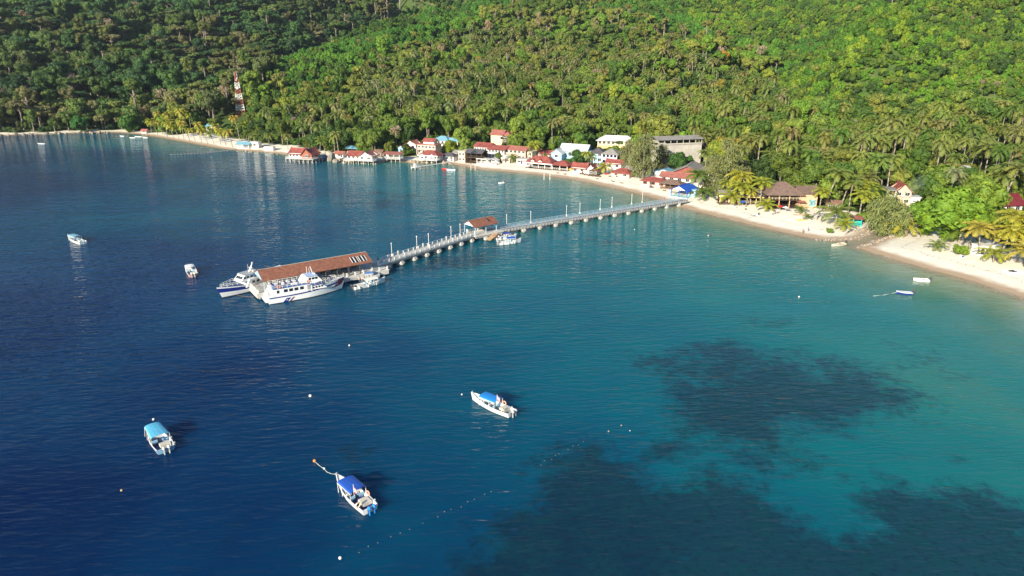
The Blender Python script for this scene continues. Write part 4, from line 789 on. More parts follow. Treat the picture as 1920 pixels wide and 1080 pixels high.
RUST = mat('rusty_tin_roof', (.22, .12, .08), .75, .4, .8, stripe=.4, streak=(.3, .27, .24))
for bx, by, yw, w_, d_, h_, k, rm_, wm_, lab in [(708, 294, -15, 5, 5, 2.3, 'gx', RUST, WOOD, 'rusty tin-roofed shed between the twin-gabled house and the small stilt lounge'), (858, 296, -25, 6, 5, 2.6, 'gx', GREYROOF, WHITE, 'grey-roofed white store behind the dark timber cafe'), (948, 306, -28, 5, 4, 2.3, 'shed', WHITE, PINK, 'pale lean-to on the sand right of the white beach bar'),
        (978, 309, -28, 6, 4.5, 2.4, 'flat', CONCW, WHITE, 'flat white beach kitchen left of the red restaurant'), (1046, 300, -26, 5, 5, 2.6, 'gx', RUST, CREAM, 'rusty-roofed cream store behind the restaurant'), (1112, 330, -30, 4.5, 4, 2.2, 'gy', RUST, DKWOOD_SHADE, 'dark timber hut beneath the paired beach palms'),
        (1182, 328, -30, 6, 5, 2.5, 'gx', GREYROOF, PALEBLUE, 'pale blue hut with a grey roof under the tall casuarina'), (1210, 326, -30, 6, 5, 2.6, 'gx', RUST, WHITE, 'rusty-roofed white hut between casuarina and grey-blue shed'), (1320, 352, -20, 6, 5, 2.6, 'gx', GREYROOF, WHITE, 'white hut with a grey roof behind the boathouse palm'),
        (1562, 396, -12, 5, 4, 2.4, 'gx', RUST, WOOD, 'brown shack with a rusty roof among palms right of the resort'), (895, 284, -26, 7, 5, 3, 'gx', PINKROOF, CREAM, 'cream house with a faded red roof behind the long white hotel'), (1190, 318, -28, 7, 5, 3, 'hip', MAROON, PINK, 'maroon-roofed pink house tucked behind the tall casuarina')]:
    Bd('hut' if w_ < 6 else 'house', lab, bx, by, yw, [D((-w_ / 2, w_ / 2, 0, d_), h=h_, r=k, rm=rm_, rh=1.1, wm=wm_, nw=2, nr=1, door=.5, oh=.5)], 'hut' if w_ < 6 else 'house')
PA_COL = [REDP, BLUE, WHITE, YEL, GREEN]
for i, (bx, by, c_, lab) in enumerate([(925, 311, 2, 'white parasol on the sand before the white beach bar'), (990, 318, 2, 'white parasol left of the red beach restaurant'), (1070, 325, 3, 'yellow parasol right of the red beach restaurant'), (1138, 334, 0, 'red parasol beside the yellow beach palm'), (1215, 355, 2, 'white parasol before the pink beach bungalow'), (1392, 388, 1, 'blue parasol before the yellow verandah building'), (1462, 397, 0, 'red parasol on the resort terrace, left'), (1472, 399, 2, 'white parasol on the resort terrace, right')]):
    q = G(bx, by); e = empty('parasol', q, i, lab, 'parasol'); m = MB(); m.cyl(0, 0, 0, 2.3, .04, 6); m.build('pole', WHITE, e); m = MB(); m.cyl(0, 0, 2., 2.55, 1.35, 8, r2=.04); m.build('canopy', PA_COL[c_], e)

# ------------------------------------------------------------ radio mast
q = G(452, 216); H = zat(q[1], 133) - q[2]; mast = empty('radio_mast', q, R(20), 'red and white banded lattice radio mast rising from the forest', 'mast'); HOUSE_SPOTS.append((q[0], q[1] - 6, 9)); [HOUSE_SPOTS.append((q[0] + 1.1 * k, q[1] - 12 - 9 * k, 8)) for k in range(5)]
wf = lambda t: 3.3 * (1 - t) + .75 * t
for k in range(8):
    t0, t1 = k / 8, (k + 1) / 8; m = MB(); a, b_ = wf(t0), wf(t1); z0, z1 = H * t0, H * t1 - .05; n = 2
    for sx, sy in ((-1, -1), (1, -1), (1, 1), (-1, 1)): m.beam((sx * a, sy * a, z0), (sx * b_, sy * b_, z1), .42)
    for i in range(n):
        u0, u1 = i / n, (i + 1) / n; A, B_ = a + (b_ - a) * u0, a + (b_ - a) * u1; za, zb = z0 + (z1 - z0) * u0, z0 + (z1 - z0) * u1; c4 = [(-1, -1), (1, -1), (1, 1), (-1, 1)]
        for j in range(4):
            p0, p1 = c4[j], c4[(j + 1) % 4]; m.beam((p0[0] * A, p0[1] * A, za), (p1[0] * B_, p1[1] * B_, zb), .24); m.beam((p1[0] * A, p1[1] * A, za), (p0[0] * B_, p0[1] * B_, zb), .24); m.beam((p0[0] * A, p0[1] * A, za), (p1[0] * A, p1[1] * A, za), .24)
    m.build('lattice_section', mat('mast_red_oxide', (.3, .1, .07), .6) if k % 2 == 0 or k == 7 else WHITE, mast)
for zz, a, sx in ((.62, 1.7, -1), (.8, 1.3, -1), (.84, 1.3, 1)):
    m = MB(); m.cyl(0, 0, -.2, .2, .9 if zz < .7 else .5, 12); o = m.build('dish_antenna', WHITE, mast, loc=(sx * .3, -a - .5, H * zz), rot=(R(90), 0, 0))
for i in range(4): m = MB(); m.box(math.cos(i * 1.57 + .4) * 1.4, math.sin(i * 1.57 + .4) * 1.4, H * .93, .35, .35, 2.6); m.build('panel_antenna', GREY, mast)
# ------------------------------------------------------------ hand-placed vegetation
def hp_(key, bx, by, top, tint, wide=1., rz=None, look=None, Y=None):
    q = G(bx, by); zt_ = zat(q[1], top); s = max(.25, (zt_ - q[2]) / PROTO_H[key]); plant(key, q[0], q[1], s, tint, q[2] - .1, rz, True, wide, look=look)
for a_, b_ in ((1656, 316), (1636, 322), (1643, 318), (1444, 336), (1418, 330), (1492, 332), (1520, 345), (1600, 352)):
    q = G(a_, b_)
    for k in range(3): HOUSE_SPOTS.append((q[0] - .25 * 6 * k, q[1] - 2 - 6 * k, 3.6))
YG, PG = PAL['palmyellow'], PAL['palmgreen']
for bx, by, ty, k, t in [(1385, 386, 338, 2, YG[1]), (1372, 384, 350, 5, YG[1]), (1398, 388, 352, 2, YG[0]), (1845, 484, 425, 4, YG[2]), (1872, 488, 418, 2, YG[0]), (1862, 492, 456, 5, YG[1]), (1636, 400, 346, 2, YG[1]), (1815, 465, 412, 2, YG[1]), (1535, 400, 350, 0, YG[1]), (1590, 400, 335, 3, PG[1]), (1620, 396, 338, 0, YG[1]), (1360, 377, 335, 0, YG[1]), (1408, 384, 322, 4, YG[0]), (1425, 386, 334, 2, YG[1]), (1436, 396, 368, 5, YG[1]), (1309, 371, 316, 2, PG[0]), (1318, 375, 345, 5, PG[2]), (1548, 391, 312, 1, PG[1]),
        (1577, 389, 328, 2, PG[1]), (1567, 420, 374, 5, PG[1]), (1580, 432, 405, 5, YG[1]), (1609, 415, 355, 0, YG[1]), (1877, 392, 300, 1, PG[3]), (1889, 396, 318, 4, PG[1]), (1892, 486, 392, 0, YG[0]), (1834, 479, 415, 2, YG[2]),
        (1922, 500, 444, 5, YG[2]), (1797, 455, 408, 5, PG[0]), (1697, 442, 398, 5, YG[0]), (1492, 332, 268, 0, PG[1]), (1418, 330, 250, 3, PG[3]), (1444, 336, 280, 0, PG[1]), (1656, 322, 216, 3, PG[3]), (1636, 326, 238, 3, PG[3]),
        (1643, 318, 258, 3, PG[1]), (1690, 330, 292, 0, PG[1]), (1727, 322, 285, 2, PG[1]), (1630, 345, 300, 4, PG[0]), (1600, 352, 300, 0, PG[1]), (1560, 340, 280, 1, PG[3]), (1520, 345, 286, 2, PG[1]), (1470, 348, 296, 2, PG[2]),
        (1668, 330, 240, 3, PG[1]), (1612, 330, 250, 3, PG[3]), (1545, 330, 256, 3, PG[1]), (1395, 322, 246, 3, PG[3]), (1460, 330, 262, 3, PG[1]), (1805, 272, 218, 3, PG[3]), (1822, 276, 212, 0, PG[3]), (1846, 272, 210, 3, PG[3]), (1885, 280, 230, 0, PG[3]), (1836, 280, 232, 2, PG[3]), (636, 294, 245, 1, PG[3]), (628, 290, 250, 0, PG[1]), (611, 292, 258, 2, PG[0]), (704, 288, 255, 0, PG[1]),
        (987, 303, 264, 4, YG[1]), (1009, 296, 268, 2, PG[1]), (960, 306, 284, 5, PG[1]), (1104, 322, 282, 1, YG[1]), (1108, 323, 288, 2, PG[1]), (1134, 327, 300, 5, YG[0]), (600, 288, 255, 2, PG[1]), (1300, 268, 215, 0, PG[1]), (1330, 300, 250, 2, PG[1]),
        (1322, 330, 278, 0, PG[1]), (1388, 345, 300, 2, PG[1]), (925, 268, 235, 3, PG[3]), (505, 278, 248, 2, PG[1]), (488, 277, 250, 4, PG[1]), (540, 280, 250, 0, PG[3]), (662, 278, 238, 0, PG[1]), (1755, 470, 445, 5, PG[1]), (1500, 400, 382, 5, PG[0]), (1513, 412, 398, 5, PG[0])]:
    hp_('palm%d' % k, bx, by, ty, t, 1.42 if by > 330 else 1.2)
for k, (bx, by) in enumerate([(285, 251), (296, 253), (305, 252), (314, 257), (325, 258), (336, 260), (345, 261), (356, 264), (366, 265), (378, 268), (390, 270), (402, 271), (414, 272), (424, 274), (436, 276), (302, 246), (330, 250), (352, 254), (374, 258), (398, 262), (418, 264)]):
    hp_('palm4' if k % 3 else 'palm0', bx, by, by - 26 - (k * 7) % 11, YG[k % 4], rz=-2.2 + (k % 5) * .25)
for key, bx, by, ty, t, w in [('mound1', 1782, 452, 352, (.11, .2, .02), 1.25), ('mound2', 1728, 440, 372, (.1, .19, .02), 1.1), ('mound2', 1838, 430, 330, (.12, .19, .025), .95), ('mound1', 1760, 372, 308, (.1, .16, .025), 1.3),
        ('mound1', 1083, 312, 280, (.04, .09, .02), 1.15), ('mound2', 1107, 276, 250, (.05, .14, .02), 1.1), ('mound2', 1002, 265, 224, (.045, .1, .02), 1.2), ('tall1', 966, 272, 240, (.22, .24, .02), .9), ('mound1', 843, 287, 262, (.15, .2, .02), 1.2),
        ('mound1', 1272, 322, 285, (.035, .085, .02), 1.1), ('mound2', 1290, 318, 290, (.05, .12, .02), 1.), ('mound2', 935, 304, 284, (.08, .12, .03), 1.), ('mound2', 152, 248, 214, (.04, .13, .03), 1.2), ('mound1', 242, 248, 214, (.055, .13, .025), 1.3),
        ('mound2', 690, 286, 270, (.05, .13, .02), 1.), ('mound2', 730, 282, 255, (.09, .14, .02), 1.), ('round2', 1040, 258, 232, (.07, .13, .02), 1.), ('mound2', 1354, 124, 92, (.3, .19, .03), 1.), ('mound1', 1545, 268, 222, (.06, .11, .02), 1.5), ('mound2', 1500, 262, 225, (.055, .1, .02), 1.4),
        ('mound1', 1740, 288, 240, (.1, .12, .045), 1.5), ('tall2', 1010, 70, 18, (.2, .18, .09), .7), ('tall1', 1115, 78, 35, (.14, .15, .06), .7), ('bare', 915, 72, 30, (.34, .24, .18), .8), ('tall2', 830, 130, 78, (.17, .15, .08), .8), ('bare', 1550, 215, 180, (.26, .15, .09), .7),
        ('scrub1', 1800, 478, 452, (.11, .18, .02), .8), ('scrub2', 1150, 290, 270, (.1, .16, .02), 1.2), ('scrub1', 1618, 415, 392, (.1, .18, .02), 1.), ('umbrella', 1160, 286, 262, (.08, .12, .03), .8), ('scrub1', 1555, 437, 424, (.1, .16, .03), .8)]:
    hp_(key, bx, by, ty, t, w)
# feathery casuarinas on the beach
CAS = [('casuarina_a', 1205, 336, 250, 7.2, 11, (.13, .15, .065)), ('casuarina_b', 1178, 322, 262, 5.5, 12, (.15, .16, .08)), ('casuarina_c', 1358, 372, 262, 7.4, 13, (.13, .15, .06)), ('casuarina_d', 1330, 366, 290, 5.2, 14, (.15, .16, .07)), ('casuarina_e', 1660, 440, 368, 7.8, 15, (.13, .16, .06)), ('casuarina_f', 1240, 318, 270, 4.6, 16, (.13, .14, .07)), ('casuarina_g', 1386, 366, 298, 4.4, 17, (.14, .15, .07))]
CASO = []
CLOOK = ['tall feathery casuarina on the sand right of the pink red-roofed bungalow', 'pale feathery casuarina hiding the cream hillside building, left of a taller one', 'tallest feathery casuarina, right of the bright blue boathouse',
         'feathery casuarina immediately behind the bright blue boathouse and its palm', 'wide drooping casuarina overhanging the creek mouth on its left bank', 'thin pale casuarina in front of the grey concrete block', 'small feathery casuarina beside the yellow verandah building']
for i, (n_, bx, by, ty, rad, sd_, t) in enumerate(CAS):
    q = G(bx, by); H = (zat(q[1], ty) - q[2]) * .93; pr = empty('casuarina_tree', (q[0], q[1], q[2] - .1), 0, CLOOK[i], 'tree', 'feathery casuarinas along the beach')
    c_ = put('crown', casuarina('casuarina_crown', sd_, rad * .88, H, 3300), pr); c_['tint'] = tuple(float(v) * 1.35 for v in t); put('trunk', trunk_mesh('casuarina_trunk', sd_, H * .9, .35, rad * .5, 9), pr)
scatter()
# clearings on the seaward side of the mast, the resort and the maroon house
for cx, hw_, py0, lim in ((451, 13, 217, 205), (1888, 20, 402, 376), (1488, 38, 392, 352), (1274, 34, 309, 272)):
    TREES[:] = [t for t in TREES if t['hand'] or not (abs(t['px'] - cx) < hw_ + t['hp'] * .22 and t['py'] > py0 - 2 and t['py'] - t['hp'] < lim)]

# ------------------------------------------------------------ trees as things, the rest as the far forest
ORD = ['', 'second ', 'third ', 'fourth ', 'fifth ', 'sixth ', 'seventh ', 'eighth ', 'ninth ', 'tenth ', 'eleventh ', 'twelfth ', 'thirteenth ', 'fourteenth ', 'fifteenth ', 'sixteenth ']
for i in range(17, 60): ORD.append('%d%s ' % (i, {1: 'st', 2: 'nd', 3: 'rd'}.get(i % 10 if i // 10 != 1 else 0, 'th')))
LM = [(450, 180, 'the radio mast'), (565, 292, 'the red stilt house'), (672, 296, 'the twin-gabled stilt house'), (735, 296, 'the small stilt lounge'), (803, 290, 'the pink terrace house'), (938, 262, 'the tall red-roofed guesthouse'), (880, 292, 'the dark timber cafe'), (1020, 300, 'the red beach restaurant'),
      (1068, 285, 'the pale metal hall'), (1132, 292, 'the grey-hipped villa'), (1158, 262, 'the hillside cream building'), (1272, 282, 'the grey concrete block'), (1278, 355, 'the blue boathouse'), (1295, 322, 'the grey gabled hall'), (1485, 362, 'the brown-roofed resort'), (1410, 370, 'the yellow verandah'),
      (1680, 365, 'the red-roofed creek house'), (1590, 412, 'the turquoise stall'), (1640, 440, 'the creek mouth'), (1775, 326, 'the half-hidden red roof'), (1888, 385, 'the low maroon house'), (1852, 465, 'the white beach shack'), (360, 268, 'the far left beach'), (460, 272, 'the small white huts'), (150, 250, 'the rocky left shore'),
      (1354, 108, 'the orange-flowering tree'), (1650, 240, 'the tall lone palms')]
def look_palm(t):
    c = t['tint']; h = t['s'] * PROTO_H[t['key']]
    a = 'short' if h < 8 else 'tall' if h > 14.5 else 'slender'
    b_ = 'yellowing' if c[0] > .2 and c[2] < .065 else 'greyish pale' if c[2] > .075 else 'green'
    return a + ' ' + b_ + ' coconut palm'
def look_tree(t):
    c = t['tint']; k = t['key']
    if k == 'bare': return 'thin brown half-bare tree'
    a = 'towering bare-trunked' if k == 'emergent' else 'dense leafy' if k.startswith('mound') else 'low bushy' if k.startswith('scrub') else 'flat-topped' if k == 'umbrella' else 'tall' if k.startswith('tall') else 'sparse' if k == 'open1' else 'rounded'
    b_ = 'orange-flowering' if c[0] > .3 and c[2] < .05 else 'yellow-green' if c[0] > .13 and c[1] > .17 else 'brownish green' if c[0] > c[1] * .85 else 'bright green' if c[1] > .14 else 'dark green' if c[1] < .085 else 'mid green'
    return a + ' ' + b_ + ' tree'
def in_view(t): return -15 < t['px'] < 1935 and t['py'] - t['hp'] * .55 > 2
cand = [t for t in TREES if in_view(t)]
palms = [t for t in cand if t['key'].startswith('palm')]; trees = [t for t in cand if not t['key'].startswith('palm')]
def hidden_score(t): return t['hp'] * (1 if t['hand'] else .6 if t['key'].startswith('scrub') else 1) + (1000 if t['hand'] else 0)
palms = sorted(palms, key=lambda t: -hidden_score(t))[:290]; trees = sorted([t for t in trees], key=lambda t: -hidden_score(t))[:270]
chosen = {id(t) for t in palms + trees}
FIRST = {}
def make_tree(t, label, cat, group):
    nm = 'coconut_palm' if cat == 'palm' else 'broadleaf_tree'
    e = empty(nm, (t['x'], t['y'], t['z']), t['rz'], label, cat, group); e.scale = (t['s'] * t['w'], t['s'] * t['w'], t['s'])
    for pn, me_ in PROTO[t['key']]:
        o = put(pn, me_, e)
        if pn != 'trunk': o['tint'] = tuple(map(float, t['tint']))
        FIRST.setdefault((t['key'], pn), o)
for lst, cat, look, group in ((palms, 'palm', look_palm, 'coconut palms of the bay'), (trees, 'tree', look_tree, 'broadleaf trees around the village')):
    buckets = {}
    for t in lst:
        cy = t['py'] - t['hp'] * .6; ds = [math.hypot((t['px'] - a) / 1.0, (cy - b_) * 1.3) for a, b_, _ in LM]; k = int(np.argmin(ds)); a, b_, nm = LM[k]; dx, dy = t['px'] - a, cy - b_
        rel = 'left of' if dx < -abs(dy) * .8 else 'right of' if dx > abs(dy) * .8 else 'above' if dy < 0 else 'below'
        buckets.setdefault((look(t), rel, nm), []).append((ds[k], t))
    for (lk, rel, nm), l in buckets.items():
        l.sort(key=lambda q_: q_[0])
        for i, (_, t) in enumerate(l):
            make_tree(t, '%s %s %s, %sclosest to it' % (lk, rel, nm, ORD[min(i, len(ORD) - 1)]) if len(l) > 1 else '%s %s %s' % (lk, rel, nm), cat, group)
rest = [t for t in TREES if id(t) not in chosen]
keys = sorted(PROTO)
for k in keys:      # every kind of tree has been planted as a thing; if one is missing, plant its first
    if (k, 'crown') not in FIRST:
        t = next((t for t in rest if t['key'] == k), None)
        if t: rest.remove(t); make_tree(t, '%s far up the wooded slope' % (look_palm(t) if k.startswith('palm') else look_tree(t)), 'palm' if k.startswith('palm') else 'tree', None)
n = len(rest); pk = np.array([keys.index(t['key']) for t in rest])
me = np_mesh('forest_points', np.array([(t['x'], t['y'], t['z']) for t in rest]), np.zeros((0, 4), int), [LEAF, TRUNK], attrs={
    'proto': ('INT', pk.astype(np.int32)), 'rot': ('FLOAT_VECTOR', np.array([(0, 0, t['rz']) for t in rest])), 'scl': ('FLOAT_VECTOR', np.array([(t['s'] * t['w'], t['s'] * t['w'], t['s']) for t in rest])),
    'tint': ('FLOAT_COLOR', np.array([(*t['tint'], 1) for t in rest]))})
fo = put('forest', me); tag(fo, 'dense mixed rainforest covering the hillsides behind the village', None, None, 'stuff')
ng = bpy.data.node_groups.new('forest_planting', 'GeometryNodeTree'); ng.is_modifier = True
ng.interface.new_socket('Geometry', in_out='INPUT', socket_type='NodeSocketGeometry'); ng.interface.new_socket('Geometry', in_out='OUTPUT', socket_type='NodeSocketGeometry')
gi = ng.nodes.new('NodeGroupInput'); go = ng.nodes.new('NodeGroupOutput'); jn = ng.nodes.new('GeometryNodeJoinGeometry'); ng.links.new(jn.outputs[0], go.inputs[0])
def gattr(nm, ty):
    a = ng.nodes.new('GeometryNodeInputNamedAttribute'); a.data_type = ty; a.inputs['Name'].default_value = nm; return a.outputs[0]
pa_, ra_, sa_ = gattr('proto', 'INT'), gattr('rot', 'FLOAT_VECTOR'), gattr('scl', 'FLOAT_VECTOR')
for i, k in enumerate(keys):
    if not (pk == i).any() or (k, 'crown') not in FIRST: continue
    cm = ng.nodes.new('FunctionNodeCompare'); cm.data_type = 'INT'; cm.operation = 'EQUAL'
    ins = [s_ for s_ in cm.inputs if s_.enabled and s_.type == 'INT']; ng.links.new(pa_, ins[0]); ins[1].default_value = i
    j2 = ng.nodes.new('GeometryNodeJoinGeometry')
    for pn, _ in PROTO[k]:
        if pn == 'trunk' and k.startswith('scrub'): continue
        oi = ng.nodes.new('GeometryNodeObjectInfo'); oi.transform_space = 'ORIGINAL'; oi.inputs['Object'].default_value = FIRST[(k, pn)]; oi.inputs['As Instance'].default_value = False; ng.links.new(oi.outputs['Geometry'], j2.inputs[0])
    ip = ng.nodes.new('GeometryNodeInstanceOnPoints'); ng.links.new(gi.outputs[0], ip.inputs['Points']); ng.links.new(cm.outputs[0], ip.inputs['Selection']); ng.links.new(j2.outputs[0], ip.inputs['Instance'])
    ng.links.new(ra_, ip.inputs['Rotation']); ng.links.new(sa_, ip.inputs['Scale']); ng.links.new(ip.outputs[0], jn.inputs[0])
md = fo.modifiers.new('planting', 'NODES'); md.node_group = ng
print('trees total', len(TREES), 'palms', len(palms), 'trees', len(trees), 'rest', n)
# ------------------------------------------------------------ jetty
DZ = 2.0
ORD_ = ['first ', 'second ', 'third ', 'fourth ', 'fifth ', 'sixth ', 'seventh ', 'eighth ', 'ninth ']
A0, A1 = P(703, 496, DZ), P(884, 440, DZ); B1 = P(1285, 374, DZ)
def unit(a, b): v = np.array(b[:2]) - np.array(a[:2]); return v / np.linalg.norm(v)
J = empty('jetty', (A0[0], A0[1], 0), 0, 'long pale concrete jetty with white posts and blue railings running out from the beach', 'jetty')
def jl(p_, z=None): return (p_[0] - A0[0], p_[1] - A0[1], p_[2] if z is None else z)
def seg(a, b, w, ext=0):
    u = unit(a, b); n = np.array([-u[1], u[0]]); return u, n, math.dist(a[:2], b[:2]), head(a, b)
RE0 = P(494, 527, 4.5); RE1 = P(697, 490.6, 4.5); RR0 = P(482, 506.5, 6.3); RR1 = P(686, 472, 6.3)
Bm = P(935, 430, DZ)   # bend past the small pavilion
for si, (a, b_, w, blue) in enumerate(((A0, A1, 3.2, 0), (A1, Bm, 5.4, 0), (Bm, B1, 3.0, 1))):
    u, n, L, hd = seg(a, b_, w); mid = (np.array(a) + np.array(b_)) / 2; lm = jl(mid)
    m = MB(); m.box(lm[0], lm[1], DZ - .14 + si * .003, L + (.8 if si == 1 else .1), w, .3, hd); m.build('deck', CONC if blue else CONCW, J)
    m = MB()
    for sg in (-1, 1): m.box(lm[0] + n[0] * sg * (w / 2 - .35), lm[1] + n[1] * sg * (w / 2 - .35), DZ - .58, L, .4, .56, hd)
    m.build('beam', CONC, J)
    if blue:    # joist ends showing below the deck edge
        m = MB()
        for i in range(int(L / 1.3)):
            q = np.array(a[:2]) + u * (i + .5) * 1.3; m.box(*jl((q[0], q[1], 0))[:2], DZ - .4, .35, w + .25, .2, hd)
        m.build('joist', CONCW, J)
    npier = int(L / (6.6 if blue else 5.2)) if si != 1 else 2
    for i in range(npier):
        t = (i + .7) / npier * L if si != 2 else (i + .35) / npier * L; q = np.array(a[:2]) + u * t; c = jl((q[0], q[1], 0)); m = MB()
        if math.hypot(*(q - np.array(B1[:2]))) < 14: m.box(c[0], c[1], .3, .9, w, 2.6, hd)
        else:
            m.box(c[0], c[1], DZ - 1.08, 1.1, w + .7, .42, hd)
            for e in (-1, 1):
                ce = (c[0] + n[0] * e * (w / 2 - .1), c[1] + n[1] * e * (w / 2 - .1)); m.cyl(*ce, .1, DZ - 1.3, .62, 9, r2=.95); m.cyl(*ce, -3, .1, .4, 9)
        m.build('pier', CONCW, J)
    np_ = int(L / (2.3 if blue else 2.0))
    for i in range(np_ + 1):
        for sg in (-1, 1):
            if si == 1 and (sg < 0 or i % 2): continue
            q = np.array(a[:2]) + u * (L * i / np_) + n * sg * (w / 2 - .12); c = jl((q[0], q[1], 0)); m = MB()
            if blue: m.box(c[0], c[1], DZ + .52, .14, .14, 1.06, hd)
            else: m.box(c[0], c[1], DZ + .5 + (.2 if i % 5 == 0 else 0), .26 if i % 5 else .4, .26, 1.0 + (.4 if i % 5 == 0 else 0), hd)
            m.build('railing_post', RAILBLUE if blue else WHITE, J)
    for sg in (-1, 1):
        if si == 1 and sg < 0: continue
        m = MB(); e0, e1 = np.array(a[:2]) + n * sg * (w / 2 - .12), np.array(b_[:2]) + n * sg * (w / 2 - .12)
        for h in (.55, 1.02): m.beam(jl((*e0, 0), DZ + h), jl((*e1, 0), DZ + h), .1 if blue else .07)
        if not blue: m.beam(jl((*e0, 0), DZ + .16), jl((*e1, 0), DZ + .16), .2, .28)
        m.build('handrail', mat('pale_blue_rail', (.4, .52, .6), .5) if blue else WHITE, J)
# lamp posts along the jetty
LP = [(735, 481), (782, 467), (804, 462), (846, 448), (863, 443), (950, 424), (995, 418), (1062, 406), (1087, 401), (1125, 394), (1147, 389.5), (1184, 383.5), (1204, 380.5)]
lp0 = None
for i, (a, b_) in enumerate(LP):
    q = P(a, b_, DZ + .01); k = 'seaward of the small pavilion' if a < 880 else 'between the small pavilion and the beach'; nn_ = ORD_[i if a < 880 else i - 5]
    lab = ('thin white lamp post on the white-railed jetty, %sfrom the terminal' if a < 880 else 'thin white lamp post on the blue-railed jetty, %sfrom the pavilion') % nn_
    if lp0 is None:
        lp0 = empty('lamp_post', q, 0, lab, 'lamp post', 'lamp posts along the jetty'); m = MB(); m.box(0, 0, .35, .42, .42, .7); m.build('base', WHITE, lp0)
        m = MB(); m.cyl(0, 0, .7, 3.9, .07, 7); m.build('pole', WHITE, lp0); m = MB(); m.box(0, 0, 3.98, .22, .5, .14); m.ball((0, 0, 4.1), .13, 6, 4); m.build('lamp_head', WHITE, lp0)
    else:
        e = copy_tree(lp0); e.location = tuple(q); e['label'] = lab
# ------------------------------------------------------------ quay with the long tiled roof
hd = head(RR0, RR1); LQ = math.dist(RR0[:2], RR1[:2]); hw = 4.4
Q = empty('ferry_terminal', (RR0[0], RR0[1], 0), hd, 'long open ferry terminal on piles under a terracotta tiled gable roof with skylights', 'terminal')
QD = 1.7
m = MB(); m.box(LQ / 2 + 1.2, -.3, QD - .16, LQ + 6.5, 9.6, .34); m.build('deck', CONCW, Q)
m = MB(); m.box(LQ / 2 + 1.2, -4.8, QD - .8, LQ + 6.2, .5, .92); m.box(LQ / 2 + 1.2, 4.2, QD - .8, LQ + 6.2, .5, .92); m.box(-1.7, -.3, QD - .8, .5, 8.4, .92); m.build('edge_beam', CONCW, Q)
for i in range(7):
    for j in (-4.2, 0, 4): m = MB(); m.cyl(-1 + i * (LQ + 4) / 6, j, -3, QD - .34, .42, 8); m.build('pile', CONC, Q)
rm_ = MB(); X0, X1 = 0, LQ; sk0, sk1 = LQ * .825, LQ * .955
zr, ze = 6.3, 4.42
slab(rm_, [(X0, -hw, ze), (X1, -hw, ze), (X1, 0, zr), (X0, 0, zr)], .14); slab(rm_, [(X1, hw, ze), (X0, hw, ze), (X0, 0, zr), (X1, 0, zr)], .14); rf_ = rm_.build('roof', TILE, Q)
m = MB(); m.beam((X0, 0, zr + .04), (X1, 0, zr + .04), .34, .16, n=6); m.build('ridge_cap', mat('pale_ridge_tiles', (.4, .33, .28), .8), Q)
for i in range(4):
    xx = sk0 + (sk1 - sk0) * (i + .5) / 4 + (.2 if i > 1 else -.2); m = MB(); w_ = .34
    def rp(x, t, o): return (x, -hw * t, zr + (ze - zr) * t + o)
    slab(m, [rp(xx - w_, .78, .05), rp(xx + w_, .78, .05), rp(xx + w_, .3, .05), rp(xx - w_, .3, .05)], .05); o = m.build('skylight', GLASS, rf_)
    for e in (-1, 1): m = MB(); slab(m, [rp(xx + e * (w_ + .08) - .07, .8, .09), rp(xx + e * (w_ + .08) + .07, .8, .09), rp(xx + e * (w_ + .08) + .07, .28, .09), rp(xx + e * (w_ + .08) - .07, .28, .09)], .06); m.build('skylight_frame', WHITE, rf_)
for xx in (.05, LQ - .2):
    m = MB(); m.add([(xx, -hw + .5, ze + .06), (xx, hw - .5, ze + .06), (xx, 0, zr - .18), (xx + .12, -hw + .5, ze + .06), (xx + .12, hw - .5, ze + .06), (xx + .12, 0, zr - .18)], [(0, 2, 1), (3, 4, 5), (0, 3, 5, 2), (1, 2, 5, 4), (0, 1, 4, 3)]); m.build('gable_panel', PALEBLUE, Q)
for i in range(10):
    for j in (-3.9, 3.9): m = MB(); m.box(.4 + (LQ - .8) * i / 9, j, (QD + ze) / 2 + .05, .24, .24, ze - QD + .1); m.build('column', PALEBLUE if i < 1 else DKGREY, Q)
for i in range(16):
    m = MB(); xx = -1.6 + i * (LQ + 5.6) / 15; m.box(xx, -4.85, QD + .5, .3, .3, 1.0); m.build('bollard_post', WHITE, Q)
for i in range(8): m = MB(); m.box(-1.7, -4.5 + i * 1.2, QD + .5, .26, .26, 1.0); m.build('bollard_post', WHITE, Q)
for i in range(9):
    m = MB(); xx = 3 + i * 2.9; m.box(xx, .9, QD + .42, 1.7, .5, .08); m.box(xx, 1.15, QD + .7, 1.7, .08, .5); m.box(xx - .7, .9, QD + .2, .1, .4, .38); m.box(xx + .7, .9, QD + .2, .1, .4, .38); m.build('bench', WOOD, Q)
# low landing stage beside the terminal and the gangway ramp
S_ = empty('landing_stage', (P(668, 512, 1.3)[0], P(668, 512, 1.3)[1], 0), hd, 'low concrete landing stage with white posts at the shoreward end of the terminal', 'landing stage')
m = MB(); m.box(0, 0, 1.15, 9, 3., .3); m.build('deck', CONCW, S_); m = MB(); m.box(0, -1.3, .55, 8.8, .3, .88); m.build('fender_beam', mat('dark_tyre_fender', (.05, .045, .04), .8), S_)
for i in range(4): m = MB(); m.box(-4.2 + i * 2.8, -1.35, 1.9, .28, .28, 1.2); m.build('post', WHITE, S_)
for i in range(3): m = MB(); m.cyl(-3.5 + i * 3.5, .4, -3, .99, .35, 8); m.build('pile', CONC, S_)
